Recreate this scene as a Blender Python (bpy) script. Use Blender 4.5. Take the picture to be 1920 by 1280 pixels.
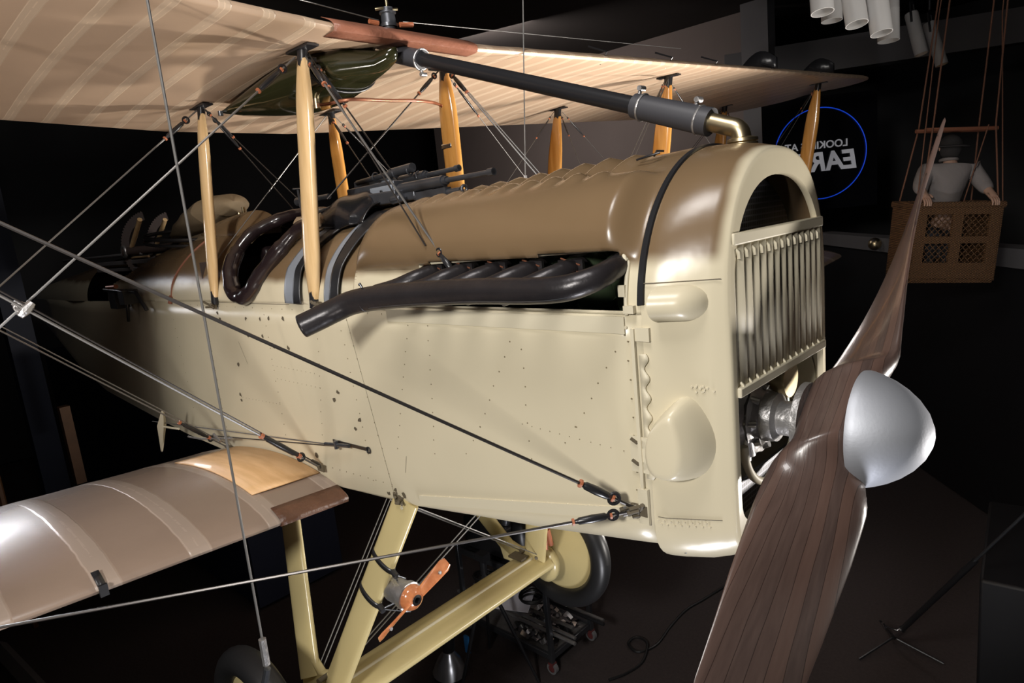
import bpy, math, random
from mathutils import Vector, Matrix
random.seed(7)
S = bpy.context.scene
COL = S.collection
for o in list(bpy.data.objects): bpy.data.objects.remove(o)
PI = math.pi

# ------------------------------------------------------------ camera
cd = bpy.data.cameras.new('camera'); cam = bpy.data.objects.new('camera', cd); COL.objects.link(cam)
cam.matrix_world = Matrix(((0.728405, -0.055116, 0.682927, 2.45736), (0.677864, 0.202920, -0.706628, -1.83657),
                           (-0.099633, 0.977643, 0.185169, 0.27723), (0, 0, 0, 1)))
cd.sensor_width = 36; cd.lens = 23.32; cd.clip_start = 0.02; cd.clip_end = 100
S.camera = cam
S.view_settings.view_transform = 'Standard'; S.view_settings.look = 'None'
S.view_settings.gamma = 1; S.view_settings.use_curve_mapping = False
S.view_settings.exposure = 0.0
# ------------------------------------------------------------ world and lights
W = bpy.data.worlds.new('world'); S.world = W; W.use_nodes = True
W.node_tree.nodes['Background'].inputs[0].default_value = (0.6, 0.7, 1.0, 1)
W.node_tree.nodes['Background'].inputs[1].default_value = 0.006

def area(name, loc, target, size, power, color=(1, .95, .88), sy=None, spread=180):
    l = bpy.data.lights.new(name, 'AREA'); l.energy = power; l.color = color; l.size = size
    l.spread = math.radians(spread)
    if sy: l.shape = 'RECTANGLE'; l.size_y = sy
    o = bpy.data.objects.new(name, l); COL.objects.link(o)
    o.location = loc; o.rotation_euler = (Vector(target) - Vector(loc)).to_track_quat('-Z', 'Y').to_euler()
    return o
def spot(name, loc, target, power, ang, blend=.5, r=.1, color=(1, .93, .85)):
    l = bpy.data.lights.new(name, 'SPOT'); l.energy = power; l.color = color
    l.spot_size = math.radians(ang); l.spot_blend = blend; l.shadow_soft_size = r
    o = bpy.data.objects.new(name, l); COL.objects.link(o)
    o.location = loc; o.rotation_euler = (Vector(target) - Vector(loc)).to_track_quat('-Z', 'Y').to_euler()
    return o
spot('key_softbox', (2.3, -4.2, 1.3), (.60, -.3, -.12), 640, 49, .22, .30, (1, .96, .90))
area('under_wing_strobe', (3.9, 2.6, -1.7), (.1, .8, 1.1), .35, 75, (1, .94, .87), None, 80)
area('port_wing_strobe', (1.0, 3.6, -1.5), (.0, .3, 1.0), .22, 70, (1, .94, .86), None, 100)
spot('propeller_fill', (4.2, -1.0, 1.2), (1.9, 1.15, .30), 90, 27, .5, .12, (1, .93, .93))  # added lamp to brighten the upper blade, no known source
spot('near_wing_fill', (1.3, -3.3, -1.7), (-.55, -1.1, 1.0), 240, 52, .9, .12, (1, .91, .83))  # added lamp, lifts the underside of the near upper wing
area('glint_strobe', (-4.6, -1.3, .45), (-.9, -1.7, -.8), .5, 4, (.95, .95, 1), None, 50)
spot('lower_wing_fill', (-.3, -3.1, .62), (-.62, -1.35, -.8), 55, 80, .9, .25, (1, .95, .92))  # added soft fill for the near lower wing
area('rim_strobe', (2.0, -.6, -3.0), (1.6, -.3, -1.0), .5, 55, (.95, .95, 1))
area('top_strobe', (1.6, -1.6, 2.7), (.8, -.2, .3), .9, 55, (1, .96, .93))
area('back_wall_fill', (-5.5, 6.5, 2.9), (-6.5, 10, .9), 1.5, 85, (1, .9, .84))  # added dim lamp, there only to lift the brown back wall
area('hall_glow', (2.2, 5.0, 2.9), (1.0, 8.0, 0), 1.2, 2.4, (1, .93, .88))
area('floor_wash', (-.5, 4.5, -.6), (-.8, 2.6, -3.5), .7, 16, (1, .9, .86))

# ------------------------------------------------------------ materials
def nm(name, color, rough=.5, metal=0, bump=0, bscale=30, var=0, vscale=4, coat=0, spec=.5):
    m = bpy.data.materials.new(name); m.use_nodes = True
    n = m.node_tree.nodes; L = m.node_tree.links; b = n['Principled BSDF']
    b.inputs['Base Color'].default_value = (*color, 1); b.inputs['Roughness'].default_value = rough
    b.inputs['Metallic'].default_value = metal; b.inputs['Coat Weight'].default_value = coat
    b.inputs['Specular IOR Level'].default_value = spec
    tc = n.new('ShaderNodeTexCoord')
    if var:
        t = n.new('ShaderNodeTexNoise'); t.inputs['Scale'].default_value = vscale; t.inputs['Detail'].default_value = 5
        L.new(tc.outputs['Object'], t.inputs['Vector'])
        mx = n.new('ShaderNodeMix'); mx.data_type = 'RGBA'
        mx.inputs[6].default_value = (*[c * (1 - var) for c in color], 1)
        mx.inputs[7].default_value = (*[min(1, c * (1 + var)) for c in color], 1)
        L.new(t.outputs['Fac'], mx.inputs[0]); L.new(mx.outputs[2], b.inputs['Base Color'])
    if bump:
        t = n.new('ShaderNodeTexNoise'); t.inputs['Scale'].default_value = bscale; t.inputs['Detail'].default_value = 4
        L.new(tc.outputs['Object'], t.inputs['Vector'])
        bp = n.new('ShaderNodeBump'); bp.inputs['Strength'].default_value = bump; bp.inputs['Distance'].default_value = .01
        L.new(t.outputs['Fac'], bp.inputs['Height']); L.new(bp.outputs[0], b.inputs['Normal'])
    return m
def math_n(nt, op, a, b=None, c=None):
    x = nt.nodes.new('ShaderNodeMath'); x.operation = op
    for i, v in enumerate((a, b, c)):
        if v is None: continue
        if isinstance(v, (int, float)): x.inputs[i].default_value = v
        else: nt.links.new(v, x.inputs[i])
    return x.outputs[0]
def smooth(nt, v, lo, hi):
    x = nt.nodes.new('ShaderNodeMapRange'); x.interpolation_type = 'SMOOTHSTEP'
    nt.links.new(v, x.inputs[0]); x.inputs[1].default_value = lo; x.inputs[2].default_value = hi
    return x.outputs[0]
def xyz(nt):
    tc = nt.nodes.new('ShaderNodeTexCoord'); s = nt.nodes.new('ShaderNodeSeparateXYZ')
    nt.links.new(tc.outputs['Object'], s.inputs[0]); return tc.outputs['Object'], s.outputs
def noise(nt, vec, scale, detail=3, sx=None):
    if sx:
        mp = nt.nodes.new('ShaderNodeMapping'); mp.inputs['Scale'].default_value = sx
        nt.links.new(vec, mp.inputs[0]); vec = mp.outputs[0]
    t = nt.nodes.new('ShaderNodeTexNoise'); t.inputs['Scale'].default_value = scale; t.inputs['Detail'].default_value = detail
    nt.links.new(vec, t.inputs['Vector']); return t.outputs['Fac']
def mixc(nt, f, a, b):
    mx = nt.nodes.new('ShaderNodeMix'); mx.data_type = 'RGBA'; nt.links.new(f, mx.inputs[0])
    for i, v in ((6, a), (7, b)):
        if isinstance(v, tuple): mx.inputs[i].default_value = (*v, 1)
        else: nt.links.new(v, mx.inputs[i])
    return mx.outputs[2]
def bumpn(m, h, s, d=.01):
    nt = m.node_tree; bp = nt.nodes.new('ShaderNodeBump'); bp.inputs['Strength'].default_value = s
    bp.inputs['Distance'].default_value = d; nt.links.new(h, bp.inputs['Height'])
    nt.links.new(bp.outputs[0], nt.nodes['Principled BSDF'].inputs['Normal'])

CREAM = (.62, .555, .405); KHAKI = (.165, .108, .058)
# cream airframe paint with a soft sprayed boundary to khaki brown on top
def two_tone(name, zed, front=None, rough=.27):
    m = nm(name, CREAM, rough); nt = m.node_tree; v, s = xyz(nt)
    nz = noise(nt, v, 5, 2); zz = math_n(nt, 'ADD', s[2], math_n(nt, 'MULTIPLY', math_n(nt, 'SUBTRACT', nz, .5), .05))
    f = smooth(nt, zz, zed - .022, zed + .022)
    if front is not None:
        xx = math_n(nt, 'ADD', s[0], math_n(nt, 'MULTIPLY', math_n(nt, 'SUBTRACT', nz, .5), .03))
        f = math_n(nt, 'MULTIPLY', f, math_n(nt, 'SUBTRACT', 1, smooth(nt, xx, front - .022, front + .008)))
    n2 = noise(nt, v, 2.3, 4)
    cr = mixc(nt, n2, tuple(c * .93 for c in CREAM), tuple(min(1, c * 1.06) for c in CREAM))
    kh = mixc(nt, n2, tuple(c * .85 for c in KHAKI), tuple(c * 1.15 for c in KHAKI))
    nt.links.new(mixc(nt, f, cr, kh), nt.nodes['Principled BSDF'].inputs['Base Color'])
    bumpn(m, noise(nt, v, 6, 3), .25, .01)
    return m
M = {}
M['cowl'] = two_tone('cowl_paint', .125); M['nose'] = two_tone('nose_paint', .135, 1.732); M['deck'] = two_tone('deck_paint', .095)
M['cream'] = nm('cream_paint', CREAM, .3, bump=.15, bscale=7, var=.06, vscale=2.5)
M['creamgold'] = nm('cream_varnished_paint', (.52, .43, .215), .25, var=.08)
M['strip'] = nm('cream_strip_paint', (.60, .545, .41), .5)
M['black'] = nm('black_enamel', (.016, .016, .018), .3, var=.2)
M['hoopsteel'] = nm('blue_grey_steel', (.30, .33, .38), .33, .35, var=.1)
M['steel'] = nm('dark_steel', (.16, .17, .19), .28, .85, var=.25, vscale=20)
M['gun'] = nm('blued_gunmetal', (.11, .115, .13), .34, .7, var=.3, vscale=25)
M['rubber'] = nm('black_rubber', (.013, .013, .014), .38, var=.2, vscale=8)
M['hose'] = nm('grey_rubber_hose', (.045, .045, .052), .5)
M['leather'] = nm('dark_brown_leather', (.016, .010, .011), .24, bump=.25, bscale=22, coat=.4)
M['blackleather'] = nm('black_leather', (.010, .010, .012), .25, bump=.3, bscale=14, coat=.3)
M['dark'] = nm('dark_interior', (.045, .030, .026), .6)
M['fleece'] = nm('tan_fleece', (.33, .24, .15), .9, bump=1.0, bscale=90, var=.3, vscale=60)
M['copper'] = nm('copper_tube', (.42, .17, .10), .35, .6)
M['brass'] = nm('brass', (.58, .48, .30), .33, 1, var=.25, vscale=25)
M['alu'] = nm('satin_aluminium', (.48, .50, .55), .58, .7, bump=.04, bscale=120, var=.06, vscale=3)
M['chrome'] = nm('polished_steel', (.7, .7, .72), .15, 1, var=.2, vscale=10)
M['spun'] = nm('spun_aluminium', (.75, .75, .76), .3, .9)
M['castalu'] = nm('cast_aluminium', (.42, .41, .41), .4, .8, bump=.4, bscale=40, var=.3, vscale=15)
M['green'] = nm('green_engine_paint', (.045, .065, .035), .35, var=.3)
M['exh'] = nm('brown_black_exhaust', (.027, .024, .026), .33, .35, bump=.3, bscale=18, var=.35, vscale=9)
M['wire'] = nm('grey_steel_wire', (.20, .195, .19), .4, .6)
M['midwire'] = nm('dull_wire', (.09, .085, .08), .5, .4)
M['darkwire'] = nm('dark_streamline_wire', (.045, .04, .038), .35, .5)
M['tape'] = nm('copper_red_binding', (.4, .13, .06), .5)
M['canvas'] = nm('brown_canvas', (.20, .15, .09), .85, bump=.8, bscale=12, var=.2)
M['lebrown'] = nm('red_brown_doped_tape', (.26, .105, .065), .38, bump=.3, bscale=60, var=.2, vscale=12)
M['lowbrown'] = nm('dark_red_brown_tape', (.10, .045, .025), .4, bump=.4, bscale=60, var=.4, vscale=20)
M['tank'] = nm('olive_black_gloss', (.020, .020, .008), .14, var=.35, vscale=6, coat=.5)
M['whitecan'] = nm('white_lamp_can', (.48, .47, .46), .5, var=.05)
M['grey'] = nm('grey_wall_paint', (.14, .135, .14), .8, var=.15, vscale=2)
M['carpet'] = nm('dark_carpet', (.045, .034, .034), .95, bump=.6, bscale=200, var=.4, vscale=40)
M['wallbrown'] = nm('brown_grey_wall', (.16, .13, .12), .85, var=.25, vscale=.6)
M['blackwall'] = nm('black_wall', (.006, .006, .008), .6, var=.2)
M['navy'] = nm('navy_panel', (.012, .016, .035), .6, var=.2)
M['ceiling'] = nm('dark_ceiling', (.030, .024, .022), .9, var=.3, vscale=1)
M['plaincream'] = nm('white_paper', (.6, .58, .65), .7)
M['boardwood'] = nm('brown_board', (.16, .075, .03), .6, var=.3, vscale=8)
M['shirt'] = nm('white_shirt_cloth', (.20, .18, .175), .9, bump=.5, bscale=20)
M['trousers'] = nm('dark_trouser_cloth', (.03, .03, .035), .9)
M['skin'] = nm('skin', (.42, .26, .19), .6)
M['cap'] = nm('dark_felt', (.02, .018, .018), .9)
M['yellow'] = nm('yellow_plastic', (.7, .5, .03), .5)
M['bluecloth'] = nm('blue_cloth', (.02, .16, .42), .7)
M['redrim'] = nm('red_plastic', (.12, .03, .03), .5)
M['rope'] = nm('brown_rope', (.16, .07, .04), .8, bump=.6, bscale=120)
M['dirt'] = nm('worn_bare_metal', (.10, .08, .05), .7)
M['rivet'] = nm('dull_rivet', (.22, .18, .11), .5)
M['seam'] = nm('seam_dark', (.13, .11, .075), .7)

def wood(name, a, b, scale, sx, rough=.2, coat=.6):
    m = nm(name, a, rough, coat=coat); nt = m.node_tree; v, s = xyz(nt)
    f = noise(nt, v, scale, 6, sx)
    nt.links.new(mixc(nt, smooth(nt, f, .3, .7), a, b), nt.nodes['Principled BSDF'].inputs['Base Color'])
    return m
M['wood'] = wood('varnished_spruce', (.50, .225, .05), (.62, .31, .085), 6, (6, 6, .6))
M['litwood'] = wood('spruce_lit_tone', (.60, .40, .19), (.70, .49, .26), 6, (6, 6, .6))  # same wood as the port struts, strong light painted into its tone
M['ply'] = wood('plywood', (.62, .37, .17), (.74, .47, .24), 5, (1, 6, 1), .5, .1)
M['copperwood'] = wood('red_mahogany', (.42, .135, .05), (.58, .22, .09), 10, (1, 3, 3), .2)
# propeller walnut: laminations stacked fore and aft
def prop_mat():
    m = nm('dark_walnut_laminated', (.08, .05, .04), .28, coat=.25); nt = m.node_tree; v, s = xyz(nt)
    lam = math_n(nt, 'FRACT', math_n(nt, 'ADD', math_n(nt, 'DIVIDE', s[0], .0215), math_n(nt, 'MULTIPLY', noise(nt, v, 3, 2), .5)))
    lid = math_n(nt, 'FLOOR', math_n(nt, 'ADD', math_n(nt, 'DIVIDE', s[0], .0215), math_n(nt, 'MULTIPLY', noise(nt, v, 3, 2), .5)))
    rnd = math_n(nt, 'FRACT', math_n(nt, 'MULTIPLY', math_n(nt, 'SINE', math_n(nt, 'MULTIPLY', lid, 12.9)), 43.7))
    g = noise(nt, v, 9, 6, (14, 1.2, 1.2))
    base = mixc(nt, g, (.042, .028, .025), (.110, .074, .063))
    base = mixc(nt, math_n(nt, 'MULTIPLY', rnd, .6), base, (.125, .072, .055))
    line = math_n(nt, 'MULTIPLY', math_n(nt, 'GREATER_THAN', lam, .955), .8)
    nt.links.new(mixc(nt, line, base, (.02, .012, .01)), nt.nodes['Principled BSDF'].inputs['Base Color'])
    bumpn(m, math_n(nt, 'SUBTRACT', g, math_n(nt, 'MULTIPLY', line, .5)), .12, .004)
    return m
M['prop'] = prop_mat()
# doped linen with rib tapes every 0.3 m along the span
def fabric(name, base, tape, pitch=.30, off=0, rough=.45, tw=.1, strength=.5, edg=.8, cs_=.7):
    m = nm(name, base, rough); nt = m.node_tree; v, s = xyz(nt)
    ph = math_n(nt, 'FRACT', math_n(nt, 'DIVIDE', math_n(nt, 'ADD', s[1], off + 60 * pitch), pitch))
    d = math_n(nt, 'ABSOLUTE', math_n(nt, 'SUBTRACT', ph, .5))
    wob = math_n(nt, 'MULTIPLY', math_n(nt, 'SUBTRACT', noise(nt, v, 14, 2), .5), .03)
    dd = math_n(nt, 'ADD', d, wob)
    f = math_n(nt, 'SUBTRACT', 1, smooth(nt, dd, tw - .012, tw + .012))
    edge = math_n(nt, 'SUBTRACT', 1, smooth(nt, math_n(nt, 'ABSOLUTE', math_n(nt, 'SUBTRACT', dd, tw)), .004, .02))
    cen = math_n(nt, 'MULTIPLY', math_n(nt, 'LESS_THAN', math_n(nt, 'ABSOLUTE', dd), .012), math_n(nt, 'GREATER_THAN', noise(nt, v, 22, 2), .46))
    n2 = noise(nt, v, 2.5, 5); n3 = noise(nt, v, 60, 3, (1, 12, 1))
    b1 = mixc(nt, n2, tuple(c * .84 for c in base), tuple(min(1, c * 1.14) for c in base))
    b1 = mixc(nt, math_n(nt, 'MULTIPLY', n3, .12), b1, tuple(c * .6 for c in base))
    c1 = mixc(nt, math_n(nt, 'MULTIPLY', f, strength), b1, tape)
    c1 = mixc(nt, math_n(nt, 'MULTIPLY', edge, edg), c1, tuple(min(1, c * 1.25) for c in tape))
    c1 = mixc(nt, math_n(nt, 'MULTIPLY', cen, cs_), c1, tuple(min(1, c * 1.4) for c in tape))
    nt.links.new(c1, nt.nodes['Principled BSDF'].inputs['Base Color'])
    h = math_n(nt, 'ADD', math_n(nt, 'MULTIPLY', f, .5), math_n(nt, 'MULTIPLY', noise(nt, v, 5, 4), .8))
    bumpn(m, h, .5, .006)
    return m
M['linen'] = fabric('doped_linen', (.50, .355, .245), (.60, .47, .34), .15, .075, .38, .13, .55, .45, .35)
M['khakifab'] = fabric('khaki_doped_linen', (.25, .185, .145), (.33, .265, .22), .30, 0, .27, .12, .8, .4, .25)
# radiator honeycomb
def honey():
    m = nm('radiator_honeycomb', (.012, .012, .015), .45, .3); nt = m.node_tree; v, s = xyz(nt)
    a = math_n(nt, 'ABSOLUTE', math_n(nt, 'SINE', math_n(nt, 'MULTIPLY', s[1], 260)))
    b = math_n(nt, 'ABSOLUTE', math_n(nt, 'SINE', math_n(nt, 'MULTIPLY', s[2], 200)))
    g = math_n(nt, 'MAXIMUM', math_n(nt, 'GREATER_THAN', a, .95), math_n(nt, 'GREATER_THAN', b, .9))
    nt.links.new(mixc(nt, g, (.008, .008, .01), (.13, .13, .16)), nt.nodes['Principled BSDF'].inputs['Base Color'])
    return m
M['honey'] = honey()
def wicker():
    m = nm('brown_wicker', (.22, .11, .04), .7); nt = m.node_tree; v, s = xyz(nt)
    a = math_n(nt, 'SINE', math_n(nt, 'MULTIPLY', s[2], 420)); b = math_n(nt, 'SINE', math_n(nt, 'MULTIPLY', math_n(nt, 'ADD', s[0], s[1]), 160))
    h = math_n(nt, 'MULTIPLY', a, b)
    nt.links.new(mixc(nt, smooth(nt, h, -.6, .8), (.05, .022, .008), (.22, .11, .045)), nt.nodes['Principled BSDF'].inputs['Base Color'])
    bumpn(m, h, .6, .01); return m
M['wicker'] = wicker()
def emis(name, color, st):
    m = nm(name, color, .5); b = m.node_tree.nodes['Principled BSDF']
    b.inputs['Emission Color'].default_value = (*color, 1); b.inputs['Emission Strength'].default_value = st
    return m
M['bluerefl'] = emis('blue_ring_reflection', (.01, .07, .75), .45)  # emission stands in for the sign's reflection in dark glass
M['greyrefl'] = emis('grey_letter_reflection', (.42, .42, .45), .30)
M['bulb'] = emis('warm_lit_lamp', (1, .55, .2), 1.0)
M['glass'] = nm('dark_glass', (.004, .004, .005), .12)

# ------------------------------------------------------------ mesh helpers
class MB:
    def __init__(s): s.v = []; s.f = []; s.m = []
    def add(s, vs, fs, mi=0):
        b = len(s.v); s.v += [tuple(v) for v in vs]; s.f += [tuple(b + i for i in f) for f in fs]; s.m += [mi] * len(fs)
        return s
    def grid(s, rows, mi=0, close=False, skip=None, caps=False):
        nr, nc = len(rows), len(rows[0]); fs = []
        for i in range(nr - 1):
            for j in range(nc if close else nc - 1):
                if skip and skip(i, j): continue
                k = (j + 1) % nc
                fs.append((i * nc + j, (i + 1) * nc + j, (i + 1) * nc + k, i * nc + k))
        if caps: fs.append(tuple(range(nc))); fs.append(tuple((nr - 1) * nc + j for j in reversed(range(nc))))
        return s.add([p for r in rows for p in r], fs, mi)
    def box(s, c, size, mi=0, rot=None, bev=0):
        c = Vector(c); h = [x / 2 for x in size]
        vs = [Vector((x * h[0], y * h[1], z * h[2])) for x in (-1, 1) for y in (-1, 1) for z in (-1, 1)]
        if rot: vs = [rot @ v for v in vs]
        return s.add([c + v for v in vs], [(0, 1, 3, 2), (4, 6, 7, 5), (0, 4, 5, 1), (2, 3, 7, 6), (0, 2, 6, 4), (1, 5, 7, 3)], mi)
    def tube(s, pts, r, mi=0, n=10, caps=True):
        pts = [Vector(p) for p in pts]; rs = r if isinstance(r, (list, tuple)) else [r] * len(pts)
        rows = []; t0 = (pts[1] - pts[0]).normalized(); a = Vector((0, 0, 1)) if abs(t0.z) < .9 else Vector((1, 0, 0))
        u = t0.cross(a).normalized()
        for i, p in enumerate(pts):
            t = (pts[min(i + 1, len(pts) - 1)] - pts[max(i - 1, 0)]).normalized()
            u = (u - t * u.dot(t)).normalized(); w = t.cross(u)
            rows.append([p + (u * math.cos(2 * PI * k / n) + w * math.sin(2 * PI * k / n)) * rs[i] for k in range(n)])
        return s.grid(rows, mi, close=True, caps=caps)
    def ring(s, c, ax, R, r, mi=0, n=48, m=10):
        c = Vector(c); ax = Vector(ax).normalized(); a = Vector((0, 0, 1)) if abs(ax.z) < .9 else Vector((1, 0, 0))
        u = ax.cross(a).normalized(); w = ax.cross(u); rows = []
        for i in range(n + 1):
            t = 2 * PI * i / n; d = u * math.cos(t) + w * math.sin(t)
            rows.append([c + d * (R + r * math.cos(2 * PI * k / m)) + ax * (r * math.sin(2 * PI * k / m)) for k in range(m)])
        return s.grid(rows, mi, close=True)
    def lathe(s, c, ax, prof, mi=0, n=32):
        c = Vector(c); ax = Vector(ax).normalized(); a = Vector((0, 0, 1)) if abs(ax.z) < .9 else Vector((1, 0, 0))
        u = ax.cross(a).normalized(); w = ax.cross(u)
        rows = [[c + ax * h + (u * math.cos(2 * PI * k / n) + w * math.sin(2 * PI * k / n)) * max(r, 1e-4) for k in range(n)] for r, h in prof]
        return s.grid(rows, mi, close=True)
    def disc(s, c, ax, r, h, mi=0, n=8):
        return s.lathe(c, ax, [(r * .001, 0), (r, 0), (r * .8, h), (r * .001, h)], mi, n)
def child(o, parent):
    if parent is not None:
        o.parent = parent; p = parent; off = Vector((0, 0, 0))
        o.matrix_parent_inverse = WM[parent.name].inverted()
    WM[o.name] = WM[parent.name].copy() if False else Matrix.Identity(4)
WM = {}
def obj(name, mb, mats, parent=None, label=None, cat=None, group=None, kind=None, smooth_ang=40, bevel=0, solid=None, sub=0):
    me = bpy.data.meshes.new(name); me.from_pydata(mb.v, [], mb.f); me.validate()
    if not isinstance(mats, (list, tuple)): mats = [mats]
    for m in mats: me.materials.append(M[m] if isinstance(m, str) else m)
    if len(me.polygons) == len(mb.m): me.polygons.foreach_set('material_index', mb.m)
    me.polygons.foreach_set('use_smooth', [True] * len(me.polygons)); me.update()
    me.set_sharp_from_angle(angle=math.radians(smooth_ang))
    o = bpy.data.objects.new(name, me); COL.objects.link(o)
    child(o, parent)
    if label: o['label'] = label
    if cat: o['category'] = cat
    if group: o['group'] = group
    if kind: o['kind'] = kind
    if sub:
        md = o.modifiers.new('sub', 'SUBSURF'); md.levels = sub; md.render_levels = sub
    if solid:
        md = o.modifiers.new('solid', 'SOLIDIFY'); md.thickness = solid; md.offset = -1
        if len(mats) > 1 and solid: md.material_offset = len(mats) - 1
    if bevel:
        md = o.modifiers.new('bev', 'BEVEL'); md.width = bevel; md.segments = 2
    return o
def thing(name, label, cat, loc=(0, 0, 0), group=None):
    o = bpy.data.objects.new(name, None); COL.objects.link(o); o.location = loc
    o['label'] = label; o['category'] = cat
    if group: o['group'] = group
    WM[o.name] = Matrix.Translation(Vector(loc)); o.empty_display_size = .1
    return o
def itp(tab, x):
    tab = sorted(tab)
    if x <= tab[0][0]: return tab[0][1]
    for (a, b), (c, d) in zip(tab, tab[1:]):
        if x <= c: return b + (d - b) * (x - a) / (c - a)
    return tab[-1][1]
def cr(pts, n=8):
    P = [Vector(p) for p in pts]; P = [P[0] * 2 - P[1]] + P + [P[-1] * 2 - P[-2]]; out = []
    for i in range(1, len(P) - 2):
        for k in range(n):
            t = k / n; a, b, c, d = P[i - 1:i + 3]
            out.append(.5 * ((2 * b) + (c - a) * t + (2 * a - 5 * b + 4 * c - d) * t * t + (3 * b - a - 3 * c + d) * t ** 3))
    out.append(P[-2]); return out
def lerp(a, b, t): return a + (b - a) * t
def frange(a, b, n): return [a + (b - a) * i / (n - 1) for i in range(n)]
def struct(name, mb, m): return obj(name, mb, m, kind='structure')

# ------------------------------------------------------------ the hall
FL = -3.5
struct('floor', MB().box((0, 5, FL - .05), (40, 34, .1)), 'carpet')
struct('ceiling', MB().box((0, 5, 3.35), (40, 34, .1)), 'ceiling')
struct('wall_back', MB().box((-6.8, 10.1, 0), (8.4, .2, 6.9)), 'wallbrown')
struct('wall_left', MB().box((-13.5, 2, 0), (.2, 30, 6.9)), 'blackwall')
struct('wall_far', MB().box((2, 14, 0), (30, .2, 6.9)), 'blackwall')
mb = MB().box((-2.35, 9.7, 0), (.45, .3, 6.9)); struct('trim_1', mb, 'grey')     # pale column beside the brown wall
# low parapet with a grey ledge along the right of the hall
a, b = Vector((-1.60, 10.14, 0)), Vector((2.9, 4.66, 0)); d = (b - a).normalized(); nrm = Vector((-d.y, d.x, 0))
if nrm.y < 0: nrm = -nrm
R = Matrix.Rotation(math.atan2(d.y, d.x), 3, 'Z')
struct('wall_right', MB().box((a + b) / 2 + nrm * .12 + Vector((0, 0, -2.1)), ((b - a).length, .2, 2.76), rot=R), 'blackwall')
struct('trim_2', MB().box((a + b) / 2 + nrm * .10 + Vector((0, 0, -.62)), ((b - a).length, .26, .19), rot=R), 'grey')
# grey soffit band high up at the back right
a, b = Vector((-2.9, 9.6, 0)), Vector((4.4, 13.2, 0)); d = (b - a).normalized(); R = Matrix.Rotation(math.atan2(d.y, d.x), 3, 'Z')
struct('trim_3', MB().box((a + b) / 2 + Vector((0, 0, 2.32)), ((b - a).length, .3, .50), rot=R), 'grey')

# ------------------------------------------------------------ the biplane
BP = thing('biplane', 'cream and khaki brown vintage biplane hanging in the dark gallery', 'airplane', (0, 0, -2.03))
def part(name, mb, mats, **k): return obj(name, mb, mats, BP, **k)

wT = [(-6.5, .10), (-4, .33), (-2.5, .385), (-1.2, .42), (0, .424), (1.50, .424), (1.58, .415), (1.66, .378), (1.72, .348), (1.743, .335)]
HT = [(-6.5, .12), (-3.6, .30), (-1.3, .40), (-1.0, .385), (0, .375), (.3, .368), (1.0, .395), (1.5, .418), (1.66, .41), (1.743, .388)]
nT = [(-6, 2), (1.2, 1.95), (1.5, 1.88), (1.743, 2.5)]
zcT = [(-6.5, -.3), (-4, -.76), (-1.5, -.86), (0, -.80), (.52, -.752), (1.517, -.564), (1.743, -.53)]
zbT = [(-6.5, -.4), (-4, -.80), (-1.5, -.88), (0, -.84), (.5, -.83), (1.1, -.80), (1.53, -.745), (1.66, -.735), (1.743, -.70)]
def top_z(x): return 0 if x > -1 else -.018 * (-1 - x)
def arch_pt(x, t, extra=0):
    w, H, n = itp(wT, x) + extra, itp(HT, x) + extra, itp(nT, x)
    c, s = math.cos(t), math.sin(t)
    return Vector((x, -w * math.copysign(abs(c) ** (2 / n), c), H * abs(s) ** (2 / n) + top_z(x)))
def arch_at_z(x, z, side=-1, extra=0):
    w, H, n = itp(wT, x) + extra, itp(HT, x) + extra, itp(nT, x)
    q = min(1, max(0, (z - top_z(x)) / H)); return Vector((x, side * w * (1 - q ** n) ** (1 / n), z))
def body_profile(w, zt, zc, zb, ns=8, nb=14, ex=1.7):
    p = [(-w, lerp(zt, zc, i / ns)) for i in range(ns)]
    for i in range(nb * 2 + 1):
        t = PI * i / (nb * 2); c, s = math.cos(t), math.sin(t)
        p.append((-w * math.copysign(abs(c) ** (2 / ex), c), zc - (zc - zb) * abs(s) ** (2 / 2.2)))
    p += [(w, lerp(zc, zt, (i + 1) / ns)) for i in range(ns)]
    return p
# fuselage sides and belly
xs = [-6.5, -5.5, -4.5, -3.6, -3, -2.4, -1.8, -1.2, -.6, 0, .3, .5, .7, .9, 1.1, 1.3, 1.45, 1.5475]
mb = MB()
mb.grid([[Vector((x, y, z)) for y, z in body_profile(itp(wT, x), top_z(x), itp(zcT, x), itp(zbT, x))] for x in xs[::-1]])
rnd = random.Random(3)
def side_y(x): return -itp(wT, x)
skin_mb = mb; mb = MB()
def rivet(x, z, r=.0026, h=.0014, mi=0): mb.disc((x, side_y(x) - .0002, z), (0, -1, 0), r, h, mi, 7)
def rowr(pts, step=.05, **k):
    for (x0, z0), (x1, z1) in zip(pts, pts[1:]):
        n = max(1, int(math.hypot(x1 - x0, z1 - z0) / step))
        for i in range(n + 1): rivet(lerp(x0, x1, i / n) + rnd.uniform(-.003, .003), lerp(z0, z1, i / n), **k)
rows = [[(.209, -.057), (.37, -.769)], [(-.03, -.145), (-.121, -.581)], [(.704, -.06), (.651, -.529)], [(1.128, -.115), (1.123, -.461)],
        [(.594, -.063), (.428, -.548)], [(1.081, -.094), (.907, -.39), (.825, -.498)], [(1.495, -.053), (1.311, -.33), (1.266, -.385)],
        [(-.474, -.055), (-.466, -.636)], [(-1.65, -.12), (-1.605, -.65)], [(.159, -.102), (.21, -.495), (.231, -.72)],
        [(-.182, -.73), (.358, -.711)], [(1.505, -.07), (1.505, -.53)], [(-1.15, -.06), (-1.15, -.7)]]
for r_ in rows: rowr(r_, .05)
for r_ in [[(-.47, -.296), (-.101, -.301)], [(-.451, -.358), (-.076, -.362)], [(-.864, -.498), (-.468, -.485)], [(1.102, -.352), (1.503, -.376)]]: rowr(r_, .035, r=.0016)
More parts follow.
